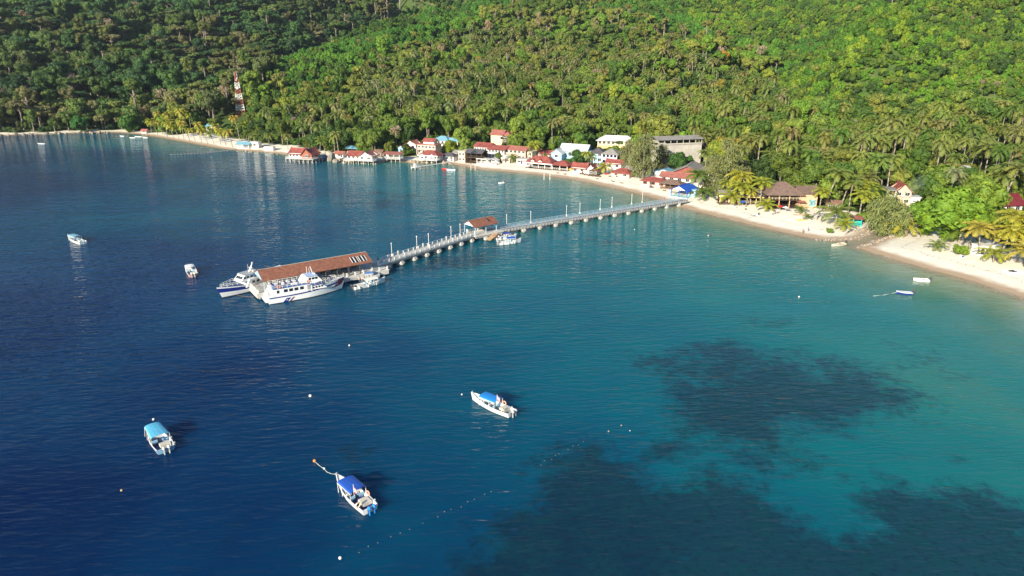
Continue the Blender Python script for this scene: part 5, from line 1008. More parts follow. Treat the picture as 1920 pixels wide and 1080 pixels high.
# ------------------------------------------------------------ small pavilion on the jetty
e0, e1, r0_, r1_ = P(892, 426, 4.9), P(934, 417, 4.9), P(881.6, 413, 6.5), P(924, 406, 6.5); hp2 = head(e0, e1); Lp = math.dist(e0[:2], e1[:2]); u = np.array([math.cos(hp2), math.sin(hp2)]); n = np.array([-u[1], u[0]])
hwp = float(np.dot(np.array(r0_[:2]) - np.array(e0[:2]), n)); hwp = max(2.4, min(3.4, hwp)); o_ = np.array(e0[:2]) + n * hwp
V_ = empty('pavilion', (o_[0], o_[1], DZ + .02), hp2, 'small open jetty pavilion with a terracotta roof and pale blue gable', 'pavilion')
m = roof_mb(0, Lp, -hwp + .4, hwp - .4, 4.9 - DZ, 'gx', 1.55, .4); rf_ = m.build('roof', TILE, V_)
m = MB(); m.beam((-.4, 0, 4.9 - DZ + 1.6), (Lp + .4, 0, 4.9 - DZ + 1.6), .3, .14); m.build('ridge_cap', MATS['pale_ridge_tiles'], V_)
zz = 4.9 - DZ - .05
for xx in (-.1, Lp + .02): m = MB(); m.add([(xx, -hwp + .3, zz), (xx, hwp - .3, zz), (xx, 0, zz + 1.45), (xx + .1, -hwp + .3, zz), (xx + .1, hwp - .3, zz), (xx + .1, 0, zz + 1.45)], [(0, 2, 1), (3, 4, 5), (0, 3, 5, 2), (1, 2, 5, 4), (0, 1, 4, 3)]); m.build('gable_panel', mat('white_blue_gable', (.6, .72, .8), .5), V_)
for xx in (.3, Lp / 2, Lp - .3):
    for yy in (-hwp + .55, hwp - .55): m = MB(); m.box(xx, yy, zz / 2, .2, .2, zz); m.build('column', PALEBLUE, V_)
m = MB(); slab(m, [(Lp * .7, -hwp * .62, zz + .72), (Lp * .7 + .45, -hwp * .62, zz + .72), (Lp * .7 + .45, -hwp * .2, zz + 1.36), (Lp * .7, -hwp * .2, zz + 1.36)], .05); m.build('skylight', GLASS, rf_)
m = MB(); m.box(Lp / 2, 1.4, .45, Lp * .7, .45, .08); m.box(Lp / 2, 1.4, .2, Lp * .6, .1, .42); m.build('bench', WOOD, V_)
# sloping timber boarding ramp from jetty to the small boats
g0, g1 = P(926, 440, 1.9), P(915, 450, .4); g0 = P(930, 437, 1.95)
m = MB(); dd = np.array(g1) - np.array(g0); t_ = np.array([-dd[1], dd[0], 0]); t_ /= np.linalg.norm(t_); slab(m, [g0 + t_ * 1., g0 - t_ * 1., g1 - t_ * 1., g1 + t_ * 1.], .16)
RA = m.build('boarding_ramp', mat('tan_planks', (.38, .25, .13), .8, .35, 2)); tag(RA, 'sloping tan timber ramp leading from the jetty pavilion down to the small boats', 'ramp')

# ------------------------------------------------------------ boats
def hull_mb(L, B, D, draft=.35, bow=.55, sheer=.5, rake=.6, flare=.12, n=16, levels=((0, 0), (1, 0)), deck=None, wall=.1, floor=.25, cockpit=None, transom_rows=True):
    """levels = ((fraction of side height, material), ...) bottom to top; deck material closes it, cockpit = (x0, x1) leaves it open."""
    m = MB(); rows = []
    for i in range(n + 1):
        t = i / n; x = t * L; k = max(0, (t - (1 - bow)) / bow); w = B / 2 * (1 - k ** 2.1) + .02; w *= (.9 + .1 * min(1, t * 4)); zt = D + sheer * max(0, t - .25) ** 2 * 1.78
        r = [(x - 0 * k, 0, -draft * (1 - k ** 3)), (x, w * .78 * (1 - .25 * k), -draft * .35 * (1 - k ** 2))]
        for f, _ in levels: ff = f; r.append((x + rake * k ** 2 * (.25 + .75 * ff), w * ((1 - flare * (1 + 1.6 * k)) + flare * (1 + 1.6 * k) * ff) if k < .999 else w * ff, .0 + (zt) * ff + .02))
        rows.append(r)
    nr = len(rows[0])
    for sg in (1, -1):
        base = len(m.v); m.v += [(p_[0], p_[1] * sg, p_[2]) for r in rows for p_ in r]
        for i in range(n):
            for j in range(nr - 1):
                q = (base + i * nr + j, base + (i + 1) * nr + j, base + (i + 1) * nr + j + 1, base + i * nr + j + 1); m.f.append(q if sg < 0 else q[::-1]); m.m.append(levels[max(0, j - 1)][1] if j > 0 else levels[0][1])
    r = rows[0]; top = [(p_[0], p_[1], p_[2]) for p_ in r] + [(p_[0], -p_[1], p_[2]) for p_ in r[::-1]]; m.add(top, [tuple(range(len(top)))], levels[min(2, len(levels) - 1)][1])
    return m, rows
def boat_frame(name, bow, stern, label, cat, group=None, z=0):
    h = head(stern, bow); return empty(name, (stern[0], stern[1], z), h, label, cat, group), math.dist(bow[:2], stern[:2])
def outboard(root, x, y, cowl=GREY, tilt=0.):
    m = MB(); m.box(x - .1, y, .62, .14, .16, 1.0); o = m.build('outboard_motor', DKGREY, root)
    m = MB(); m.ball((x - .42, y, 1.12), .3, 8, 5, sq=(1.25, .8, .95)); m.build('cowling', cowl, o)
    m = MB(); m.box(x - .45, y, .35, .22, .14, 1.1); m.box(x - .6, y, -.12, .5, .08, .2); m.build('leg', cowl, o)
def lifebuoy(root, c, col=None, ax='x'):
    m = MB(); m.torus(c, .34, .1, ax, 14, 6); return m.build('lifebuoy', col or mat('pink_orange_lifebuoy', (.8, .35, .25), .5), root)
FLAGM = None
def flag(root, x, y, z):
    m = MB(); m.cyl(x, y, z, z + 1.9, .035, 5); p_ = m.build('flagpole', WHITE, root); m = MB(); n = 7
    for i in range(n):   # striped cloth hanging in folds
        z0, z1 = z + 1.85 - i * .11, z + 1.85 - (i + 1) * .11
        m.add([(x, y, z0), (x - .35, y + .1, z0 - .25), (x - .35, y + .1, z1 - .25), (x, y, z1)], [(0, 1, 2, 3)], i % 2); m.add([(x - .35, y + .1, z0 - .25), (x - .62, y - .04, z0 - .5), (x - .62, y - .04, z1 - .5), (x - .35, y + .1, z1 - .25)], [(0, 1, 2, 3)], i % 2)
    m.add([(x - .01, y - .02, z + 1.86), (x - .33, y + .07, z + 1.62), (x - .33, y + .07, z + 1.28), (x - .01, y - .02, z + 1.44)], [(0, 1, 2, 3)], 2); m.build('flag', [REDP, WHITE, NAVY], root)
def speedboat(name, bow, stern, label, canopy=CANVBLUE, hullm=BOATWHITE, sidem=None, floor=NAVYIN, group=None, B=2.5, can=(.33, .74), engines=2, cowl=GREY, flags=True, buoys=2, box=True, bottom=None, seats=3, fend=True, cat='speedboat', arch=.28, narrow=False, canh=1.95):
    r, L = boat_frame(name, bow, stern, label, cat, group); L -= .35; D = .78
    hm, rows = hull_mb(L, B, D, .4, .6, .75, .45, .16, 18, ((0, 2), (.16, 2), (.6, 0), (1, 1)), )
    hm.build('hull', [hullm, sidem or hullm, bottom or mat('grey_white_bottom', (.5, .5, .48), .5)], r)
    # inner liner: floor, inner sides, fore deck
    m = MB(); fz = .3; n = len(rows) - 1; kd = int(n * .72)
    for i in range(n):
        a, b_ = rows[i][-1], rows[i + 1][-1]; ai, bi = max(0, a[1] - .16), max(0, b_[1] - .16)
        for sg in (-1, 1):
            m.add([(a[0], sg * a[1], a[2]), (b_[0], sg * b_[1], b_[2]), (b_[0], sg * bi, b_[2] + .01), (a[0], sg * ai, a[2] + .01)], [(0, 1, 2, 3) if sg < 0 else (3, 2, 1, 0)], 0)
            if i < kd: m.add([(a[0], sg * ai, a[2] + .01), (b_[0], sg * bi, b_[2] + .01), (b_[0], sg * bi * .96, fz), (a[0], sg * ai * .96, fz)], [(0, 1, 2, 3) if sg < 0 else (3, 2, 1, 0)], 0)
        if i >= kd: m.add([(a[0], -ai, a[2] - .12), (b_[0], -bi, b_[2] - .12), (b_[0], bi, b_[2] - .12), (a[0], ai, a[2] - .12)], [(0, 1, 2, 3)], 0)
        if i == kd: m.add([(a[0], -ai, fz), (a[0], ai, fz), (a[0], ai, a[2] - .1), (a[0], -ai, a[2] - .1)], [(0, 1, 2, 3)], 0)
    m.box(.1, 0, .5, .12, B * .86, .5, mi=0); m.build('gunwale', sidem if sidem and 0 else BOATWHITE, r)
    m = MB()
    for i in range(kd):
        a, b_ = rows[i][-1], rows[i + 1][-1]; m.add([(a[0], -(a[1] - .17), fz), (b_[0], -(b_[1] - .17), fz), (b_[0], b_[1] - .17, fz), (a[0], a[1] - .17, fz)], [(0, 1, 2, 3)])
    m.build('floor', floor, r)
    x0, x1 = L * can[0], L * can[1]; cw = B * .46; zc = canh; m = MB(); ns = 6
    if canopy:
        for i in range(ns):
            t0, t1 = i / ns, (i + 1) / ns; f = lambda t: (-cw * math.cos(math.pi * t), zc + arch * math.sin(math.pi * t) ** .8)
            (y0, z0), (y1, z1) = f(t0), f(t1); e = .82 if narrow else 1
            m.add([(x0, y0, z0), (x1, y0 * e, z0), (x1, y1 * e, z1), (x0, y1, z1), (x0, y0, z0 - .05), (x1, y0 * e, z0 - .05), (x1, y1 * e, z1 - .05), (x0, y1, z1 - .05)], [(0, 1, 2, 3), (7, 6, 5, 4), (0, 4, 5, 1), (2, 6, 7, 3), (0, 3, 7, 4), (1, 5, 6, 2)])
        cn = m.build('canopy', canopy, r)
        m = MB()
        for sg in (-1, 1): m.beam((x0, sg * cw, zc - .04), (x1, sg * cw * (.82 if narrow else 1), zc - .04), .09)
        m.build('canopy_rail', WHITE, cn)
        for i in range(4):
            for sg in (-1, 1): m = MB(); xx = x0 + .1 + (x1 - x0 - .2) * i / 3; m.beam((xx, sg * cw * .98, fz), (xx, sg * cw * (.82 + .18 * (1 - i / 3) if narrow else 1), zc - .05), .07); m.build('canopy_post', WHITE, r)
    for i in range(seats):
        m = MB(); xx = x0 + .4 + (x1 - x0 - .6) * (i + .3) / max(1, seats)
        for sg in (-1, 1): m.box(xx, sg * B * .26, fz + .35, .5, B * .28, .14); m.box(xx - .27, sg * B * .26, fz + .6, .08, B * .28, .45); m.box(xx, sg * B * .26, fz + .15, .3, B * .2, .28)
        m.build('seat', BOATWHITE if i % 2 else PALEBLUE, r)
    m = MB(); m.box(x1 - .3, 0, fz + .55, .12, B * .66, .75); m.box(x1 - .5, -B * .18, fz + .5, .35, .5, .7); m.build('console', BOATWHITE, r)
    if box: m = MB(); m.box(L * .2, -B * .1, fz + .35, L * .16, B * .5, .5); m.build('engine_box', mat('beige_locker', (.6, .56, .48), .5), r); 
    for i in range(engines): outboard(r, -.05, (i - (engines - 1) / 2) * .75, cowl)
    if buoys: lifebuoy(r, (L * .3, -B / 2 + .02, 1.05), ax='y')
    if buoys > 1: lifebuoy(r, (L * .13, B / 2 - .2, 1.15), mat('cream_lifebuoy', (.8, .65, .45), .5), ax='x')
    if flags: flag(r, L * .3, B * .3, 1.3 if not canopy else zc - .3)
    if fend:
        for i in range(3): m = MB(); xx = L * (.12 + .28 * i); yy = -rows[int((.12 + .28 * i) * n)][-1][1]; m.cyl(xx, yy - .13, .25, .85, .12, 7); m.ball((xx, yy - .13, .25), .12, 7, 4); m.build('fender', WHITE, r)
    m = MB(); bt = rows[-1][-1]; m.cyl(bt[0] - .35, 0, bt[2] - .1, bt[2] + .3, .06, 6); m.beam((bt[0] - .35, -.2, bt[2] + .2), (bt[0] - .35, .2, bt[2] + .2), .05); m.build('bow_cleat', GREY, r)
    return r
speedboat('speedboat', P(884, 737, 1.3), P(960, 775, .5), 'white speedboat with a bright sky-blue canopy, alone in open water right of centre', CANVBLUE, floor=mat('grey_boat_floor', (.3, .31, .33), .6), cowl=GREY)
speedboat('speedboat', P(630, 889, 1.4), P(694, 955, .5), 'white speedboat with a deep blue canopy moored by a rope to an orange buoy', CANVDEEP, floor=NAVYIN, cowl=CANVBLUE, B=2.7)
speedboat('speedboat', P(284, 799, 1.4), P(311, 843, .5), 'blue speedboat with a pale turquoise striped canopy and red bottom', CANVPALE, bottom=REDP, sidem=mat('mid_blue_hull', (.06, .2, .5), .35), hullm=mat('light_blue_hull', (.2, .42, .62), .35), floor=NAVYIN, buoys=0, flags=False, can=(.31, .96), B=3., narrow=True, cowl=WHITE, seats=2)
speedboat('speedboat', P(127, 441, 1.3), P(156, 455, .5), 'small white motorboat with a light blue top, far out at the left', TEALROOF, floor=BOATWHITE, flags=False, buoys=0, engines=1, cowl=PALEBLUE, B=2.6)
speedboat('speedboat', P(354, 500, 1.), P(362, 516, .5), 'stubby white twin-engine boat with a pinkish hull seen from its stern', BOATWHITE, floor=GREY, flags=True, buoys=1, engines=2, cowl=WHITE, B=2.6, can=(.4, .8), hullm=mat('pinkish_hull', (.5, .3, .32), .5), cat='speedboat')
speedboat('speedboat', P(722, 521, 1.2), P(663, 539, .5), 'white long speedboat with a cream canopy beside the landing stage', mat('cream_canopy', (.72, .68, .6), .6), floor=mat('brown_boat_floor', (.2, .1, .08), .6), flags=False, buoys=0, engines=2, cowl=DKGREY, B=2.5)
speedboat('speedboat', P(712, 515, 1.2), P(672, 523, .5), 'blue-topped speedboat squeezed between the landing stage and the white long boat', mat('dull_blue_canopy', (.1, .2, .42), .6), flags=False, buoys=0, engines=0, B=2.2, fend=False)
speedboat('speedboat', P(977, 449, 1.), P(936, 456, .5), 'white taxi boat with a blue canopy, nearer one at the jetty pavilion ramp', CANVDEEP, flags=False, buoys=0, engines=2, B=2.3, cowl=GREY)
speedboat('speedboat', P(968, 441, 1.), P(930, 447, .5), 'taxi boat with a darker blue canopy on the jetty side of the other', NAVY, flags=False, buoys=0, engines=1, B=2.2, cowl=GREY, fend=False)

# ferries
def cabin(root, name, x0, x1, y, z0, h, mt, front=.0, back=.0, inset=0.):
    m = MB(); w = y - inset; m.add([(x0, -y, z0), (x1, -y, z0), (x1, y, z0), (x0, y, z0), (x0 + back, -w, z0 + h), (x1 - front, -w, z0 + h), (x1 - front, w, z0 + h), (x0 + back, w, z0 + h)], [(3, 2, 1, 0), (4, 5, 6, 7), (0, 1, 5, 4), (1, 2, 6, 5), (2, 3, 7, 6), (3, 0, 4, 7)]); return m.build(name, mt, root)
def win(root, x, y, z, w, h, sg, nm='window', tilt=0):
    m = MB(); m.box(x, y + sg * .03, z, w, .07, h); return m.build(nm, GLASS, root)
def rails(root, pts, z, h=.9, mt=WHITE, nm='railing'):
    m = MB()
    for i in range(len(pts) - 1): railing(m, pts[i], pts[i + 1], z, h)
    return m.build(nm, mt, root)
st = P(509, 572, 0); hdA = hd; st = np.array(st[:2]) + np.array([-math.sin(hdA), math.cos(hdA)]) * 2.45 - np.array([math.cos(hdA), math.sin(hdA)]) * .2
LA = 20.2; BA = 4.9
FA = empty('ferry', (st[0], st[1], 0), hdA - R(2.5), 'white passenger ferry with navy stripes and a blue top deck, nearest boat alongside the terminal', 'ferry', None)
LEV = ((0, 3), (.06, 3), (.66, 0), (.82, 1), (1, 0))
hm, rows = hull_mb(LA - 1.6, BA, 2.1, .5, .5, 1.35, 1.6, .1, 22, LEV); hm.build('hull', [BOATWHITE, NAVY, WINE, mat('dark_boot_top', (.05, .03, .04), .6)], FA)
m = MB()
for i in range(len(rows) - 1):
    a, b_ = rows[i][-1], rows[i + 1][-1]; m.add([(a[0], -a[1], a[2] - .02), (b_[0], -b_[1], b_[2] - .02), (b_[0], b_[1], b_[2] - .02), (a[0], a[1], a[2] - .02)], [(0, 1, 2, 3)])
m.build('main_deck', mat('pale_grey_deck', (.5, .5, .5), .6), FA)
cabin(FA, 'saloon', .9, 14.6, BA / 2 - .1, 2.06, 1.75, BOATWHITE, 2.2, 0, .05); m = MB(); m.box(5.7, 0, 3.83, 9.2, BA - .02, .07); m.build('top_deck', mat('blue_deck_paint', (.09, .17, .42), .6), FA)
for sg in (-1, 1):
    for xx in (2.2, 4.1, 5.4, 6.7, 8.1): win(FA, xx, sg * (BA / 2 - .1), 3.05, .85 if xx > 3 else .5, .72, sg)
    for xx in (11., 11.75, 12.5, 13.25): win(FA, xx, sg * (BA / 2 - .09), 2.62 + (xx - 11) * .04, .42, .42, sg)
m = MB(); m.box(9.9, -BA / 2 + .06, 2.75, .9, .08, 1.7); m.build('door', GREY, FA); m = MB(); m.box(10.55, -BA / 2 + .02, 2.6, .3, .1, 1.6); m.build('door_leaf', BOATWHITE, FA)
for k in range(6):  # navy slash and red flourish on the quarter
    pass
def side_patch(root, nm, pts, mt, off=.012):
    m = MB(); vs = []
    for (x, f) in pts:
        i = min(len(rows) - 2, int(x / (LA - 1.6) * 22)); t = x / (LA - 1.6) * 22 - i; p0 = np.array(rows[i][2 + 0]) * (1 - t) + np.array(rows[i + 1][2]) * t; p1 = np.array(rows[i][-1]) * (1 - t) + np.array(rows[i + 1][-1]) * t; p_ = p0 + (p1 - p0) * f; vs.append((p_[0], -p_[1] - off, p_[2]))
    n = len(vs) // 2; m.add(vs, [(i, i + 1, 2 * n - 2 - i, 2 * n - 1 - i) for i in range(n - 1)]); return m.build(nm, mt, root)
side_patch(FA, 'stripe', [(3.2, .02), (4.4, .02), (5.3, .5), (4.2, .5)], NAVY); side_patch(FA, 'stripe', [(4.8, .05), (5.3, .05), (6.3, .5), (5.8, .5)], WINE)
side_patch(FA, 'bow_patch', [(15.6, .34), (16.6, .38), (17.6, .42), (18.3, .5), (18.3, .98), (17.7, .98), (17.2, .98), (16.8, .98)], WINE)
m = MB(); m.box(-.45, 0, .75, .9, BA * .86, .2); m.box(-.85, 0, 1.3, .08, BA * .8, .1); m.build('stern_platform', BOATWHITE, FA)
for sg in (-1, 1): m = MB(); m.box(-.3, sg * 1.5, 1.5, .5, .35, 1.3); m.box(-.1, sg * .7, 2.2, .35, .25, 1.8); m.build('stern_fitting', WHITE, FA)
rails(FA, [(1, -BA / 2 + .1), (9.5, -BA / 2 + .1)], 3.86, .85); rails(FA, [(9.5, BA / 2 - .1), (1, BA / 2 - .1), (1, -BA / 2 + .1)], 3.86, .85)
W_ = cabin(FA, 'wheelhouse', 9.6, 13.7, 1.75, 3.8, 1.55, BOATWHITE, 1.3, .5, .18)
m = MB(); m.box(11.1, 0, 5.4, 2.9, 3.5, .1); m.build('wheelhouse_roof', mat('pale_blue_roof_paint', (.35, .45, .65), .5), FA)
for sg in (-1, 1):
    for xx, w_ in ((10.5, .55), (11.35, .6), (12.15, .6)): m = MB(); m.box(xx, sg * 1.66, 4.8, w_, .1, .55); m.build('window', GLASS, W_)
for yy in (-1, 0, 1): m = MB(); m.add([(13.2, yy - .4, 4.5), (13.2, yy + .4, 4.5), (12.75, yy + .4, 5.05), (12.75, yy - .4, 5.05)], [(0, 1, 2, 3)]); m.build('windscreen', GLASS, W_)
m = MB(); m.add([(8.2, -1.5, 3.87), (9.7, -1.5, 3.87), (9.9, -1.2, 5.5), (9.3, -1.2, 5.5), (8.2, 1.5, 3.87), (9.7, 1.5, 3.87), (9.9, 1.2, 5.5), (9.3, 1.2, 5.5)], [(0, 1, 2, 3), (5, 4, 7, 6), (0, 3, 7, 4), (3, 2, 6, 7), (1, 5, 6, 2)]); m.build('funnel_housing', BOATWHITE, FA)
for x_, y_, h_, r_ in ((11.8, 0, 2.1, .09), (10.6, .9, 1.9, .05), (11.1, .5, 1.6, .04)): m = MB(); m.beam((x_, y_, 5.45), (x_ - .5 if r_ > .06 else x_, y_, 5.45 + h_), 2 * r_); m.build('mast', WHITE, FA)
m = MB(); m.box(12.1, -.5, 5.7, .2, 1.1, .14); m.cyl(12.1, -.5, 5.45, 5.65, .12, 6); m.build('radar', WHITE, FA)
for x_, y_ in ((6.2, -1.4), (6.9, -1.4), (4.1, .2)):
    m = MB(); m.cyl(x_ - .35, y_, 4.2, 4.2, .0, 6) if 0 else m.beam((x_ - .4, y_, 4.2), (x_ + .4, y_, 4.2), .55, n=9); m.box(x_, y_, 3.95, .6, .5, .14); m.build('life_raft', WHITE, FA)
for i in range(4): m = MB(); m.box(2.6 + i * 1.5, .9, 4.25, .9, 1.4, .12); m.box(2.6 + i * 1.5, .9, 4.05, .5, 1.1, .3); m.build('deck_bench', WHITE, FA)
for x_, a in ((10.1, -1.0), (2.6, -BA / 2 + .08)): lifebuoy(FA, (x_, a - .02 if a < -2 else -1.72, 4.3), ORANGE, 'y')
rails(FA, [(13.2, -2.1), (15.6, -1.6), (17.8, -.7)], 3.0, .9); rails(FA, [(13.2, 2.1), (15.6, 1.6), (17.8, .7)], 3.0, .9)
def lettering(root, txt, x, y, z, size, mt, sg=-1, shear=.3):
    c = bpy.data.curves.new('lettering', 'FONT'); c.body = txt; c.size = size; c.extrude = .012; c.shear = shear; c.align_x = 'CENTER'; c.offset = .03; c.space_character = 1.05; c.materials.append(mt)
    t_ = bpy.data.objects.new('t', c); COL.objects.link(t_); dg = bpy.context.evaluated_depsgraph_get(); me_ = bpy.data.meshes.new_from_object(t_.evaluated_get(dg)); bpy.data.objects.remove(t_)
    return put('lettering', me_, root, (x, y, z), (R(90), 0, 0 if sg < 0 else math.pi))
lettering(FA, 'AURA', 11.55, -BA / 2 + .02, 3.1, 1.08, NAVY)
# second ferry, bow to the left, behind the terminal's end
bw_, sn_ = P(402, 537, 3.3), P(520, 517, 1.2)
h2 = head(sn_, bw_); F2 = empty('ferry', (sn_[0] + 2.5, sn_[1] + 1.7, 0), h2, 'white and navy ferry with a leaning mast, at the seaward end of the terminal', 'ferry'); L2 = math.dist(sn_[:2], bw_[:2]) + 3; B2 = 4.6
hm, rows2 = hull_mb(L2 - 1.7, B2, 1.7, .5, .55, 1.5, 1.7, .16, 22, ((0, 3), (.08, 3), (.5, 0), (.88, 1), (1, 0))); hm.build('hull', [BOATWHITE, NAVY, WINE, MATS['dark_boot_top']], F2)
m = MB()
for i in range(len(rows2) - 1):
    a, b_ = rows2[i][-1], rows2[i + 1][-1]; m.add([(a[0], -a[1], a[2] - .05), (b_[0], -b_[1], b_[2] - .05), (b_[0], b_[1], b_[2] - .05), (a[0], a[1], a[2] - .05)], [(0, 1, 2, 3)])
m.build('main_deck', mat('blue_fore_deck', (.05, .09, .25), .6), F2)
cabin(F2, 'saloon', 1, L2 - 7, B2 / 2 - .15, 1.7, 1.9, BOATWHITE, 1.2, 0, .1); W2 = cabin(F2, 'wheelhouse', L2 - 10.2, L2 - 5.9, 1.7, 3.2, 1.5, BOATWHITE, 1.4, .8, .2)
m = MB(); m.box(L2 - 9, 0, 4.76, 3.6, 3.5, .1); m.build('wheelhouse_roof', GREY, F2)
for sg in (-1, 1):
    for xx in (L2 - 9.2, L2 - 8.1, L2 - 7.2): m = MB(); m.box(xx, sg * 1.6, 4.15, .65, .1, .5); m.build('window', GLASS, W2)
    for i in range(int((L2 - 9) / 1.3)): win(F2, 1.8 + i * 1.3, sg * (B2 / 2 - .14), 2.75, .8, .6, sg)
for yy in (-.9, 0, .9): m = MB(); m.add([(L2 - 6.35, yy - .35, 3.85), (L2 - 6.35, yy + .35, 3.85), (L2 - 6.85, yy + .35, 4.4), (L2 - 6.85, yy - .35, 4.4)], [(0, 1, 2, 3)]); m.build('windscreen', GLASS, W2)
m = MB(); m.beam((L2 - 9.6, 0, 4.8), (L2 - 11., 0, 7.2), .42, .3, w2=.2); m.box(L2 - 10.2, 0, 5.9, .2, 1.5, .1); m.box(L2 - 10.9, 0, 7.15, .5, .3, .14); m.build('mast', WHITE, F2)
for y_ in (-.9, .9): m = MB(); m.cyl(L2 - 10, y_, 4.8, 6.6, .04, 5); m.build('antenna', WHITE, F2)
m = MB(); m.box(L2 - 10.9, 0, 4.95, .9, 1.2, .3); m.build('radar', WHITE, F2)
rails(F2, [(L2 - 6, -1.9), (L2 - 3.8, -1.3), (L2 - 1.3, -.25)], 2.9, .8); rails(F2, [(L2 - 6, 1.9), (L2 - 3.8, 1.3), (L2 - 1.3, .25)], 2.9, .8)

# dinghies
def dinghy(bow, stern, label, hm_=BOATWHITE, rim=BOATWHITE, inner=GREY, motor=True, B=1.6, cover=False, group='small boats', name='dinghy', z=0):
    r, L = boat_frame(name, bow, stern, label, 'dinghy' if name == 'dinghy' else name, group, z); m_, rw = hull_mb(L, B, .5, .2, .6, .3, .25, .15, 10, ((0, 0), (.75, 0), (1, 1))); m_.build('hull', [hm_, rim], r)
    m = MB()
    for i in range(len(rw) - 1):
        a, b_ = rw[i][-1], rw[i + 1][-1]; k = .02 if cover else -.28; ai, bi = max(0, a[1] - .08), max(0, b_[1] - .08)
        m.add([(a[0], -ai, a[2] + k), (b_[0], -bi, b_[2] + k), (b_[0], bi, b_[2] + k), (a[0], ai, a[2] + k)], [(0, 1, 2, 3)])
    m.build('cover' if cover else 'floor', rim if cover else inner, r)
    if not cover:
        for t in (.3, .6): m = MB(); m.box(L * t, 0, .4, .3, B * .85, .06); m.build('thwart', WOOD, r)
    if motor: outboard(r, 0, 0, DKGREY)
    return r
dinghy(P(1714, 523, .5), P(1742, 525, .4), 'white dinghy with a raised bow post, closest boat to the right-hand beach'); dinghy(P(1682, 547, .5), P(1710, 549, .4), 'white covered dinghy with a dark hull pulling on a long rope', NAVY, BOATWHITE, cover=True)
dinghy(P(1560, 459, .5), P(1584, 456, .4), 'cream dinghy floating in the mouth of the creek', mat('cream_hull', (.7, .62, .5), .5), CREAM); dinghy(P(935, 343, .5), P(945, 342, .4), 'tiny white dinghy alone off the middle of the village beach', B=1.2)
dinghy(P(838, 317.5, .5), P(854, 318.5, .4), 'white and teal dinghy off the thin pier', BOATWHITE, PALEBLUE); dinghy(P(829, 316, .5), P(839, 317, .4), 'red dinghy beside the white and teal one', REDP, REDP, motor=False, B=1.3)
dinghy(P(71, 269, .5), P(84, 269.5, .4), 'lone white skiff off the far left shore', B=1.3, motor=False, hm_=GREY)
for a, b_, y_ in ((225, 233, 255), (243, 254, 258), (253, 266, 256), (268, 277, 258)): dinghy(P(a, y_, .5), P(b_, y_ + .4, .4), {225: 'tiny white skiff, leftmost of four at the left bay', 243: 'white skiff, second from the left of four at the left bay', 253: 'white skiff, third of four at the left bay', 268: 'white skiff under the red-roofed hut, rightmost of four'}[a], motor=False, B=1.1, hm_=GREY)
q1, q2 = G(1403, 409), G(1421, 404); dinghy(q1, q2, 'grey dinghy pulled up on the sand below the brown-roofed resort', GREY, WHITE, BLUE, z=q1[2] + .1)
q1, q2 = G(1488, 404), G(1518, 402); dinghy(q1, q2, 'reddish upturned wooden boat hull on the beach edge by the resort', mat('faded_red_hull', (.42, .18, .14), .7), CREAM, WOOD, motor=False, z=q1[2] + .05)
q1, q2 = G(1884, 513), G(1916, 510)
C_, Lc = boat_frame('catamaran', q2, q1, 'beached white catamaran with bare hulls at the right edge of the sand', 'catamaran', None, q1[2] + .2); Lc = max(4.5, Lc)
for sg in (-1, 1): m_, _ = hull_mb(Lc, .45, .45, .2, .7, .25, .2, .1, 8, ((0, 0), (1, 0))); o = m_.build('hull', WHITE, C_, loc=(0, sg * 1., 0))
for xx in (.25, .6): m = MB(); m.beam((Lc * xx, -1, .5), (Lc * xx, 1, .5), .12); m.build('crossbeam', GREY, C_)
m = MB(); m.box(Lc * .42, 0, .52, Lc * .33, 1.8, .03); m.build('trampoline', DKGREY, C_)
q = G(1850, 484)
for bx, by, lab in ((1804, 483, 'blue and white sunbed folded on the sand left of the white shack'), (1848, 488, 'blue beach chair directly in front of the white shack')):
    q = G(bx, by); e = empty('beach_chair', q, R(30), lab, 'beach chair'); m = MB(); m.box(0, 0, .35, 1.7, .6, .08); m.build('seat', BLUE, e); m = MB(); m.box(-.95, 0, .62, .08, .6, .7); m.build('backrest', WHITE, e)
    for a in (-.7, .7): m = MB(); m.box(a, 0, .16, .06, .6, .32); m.build('leg', WHITE, e)
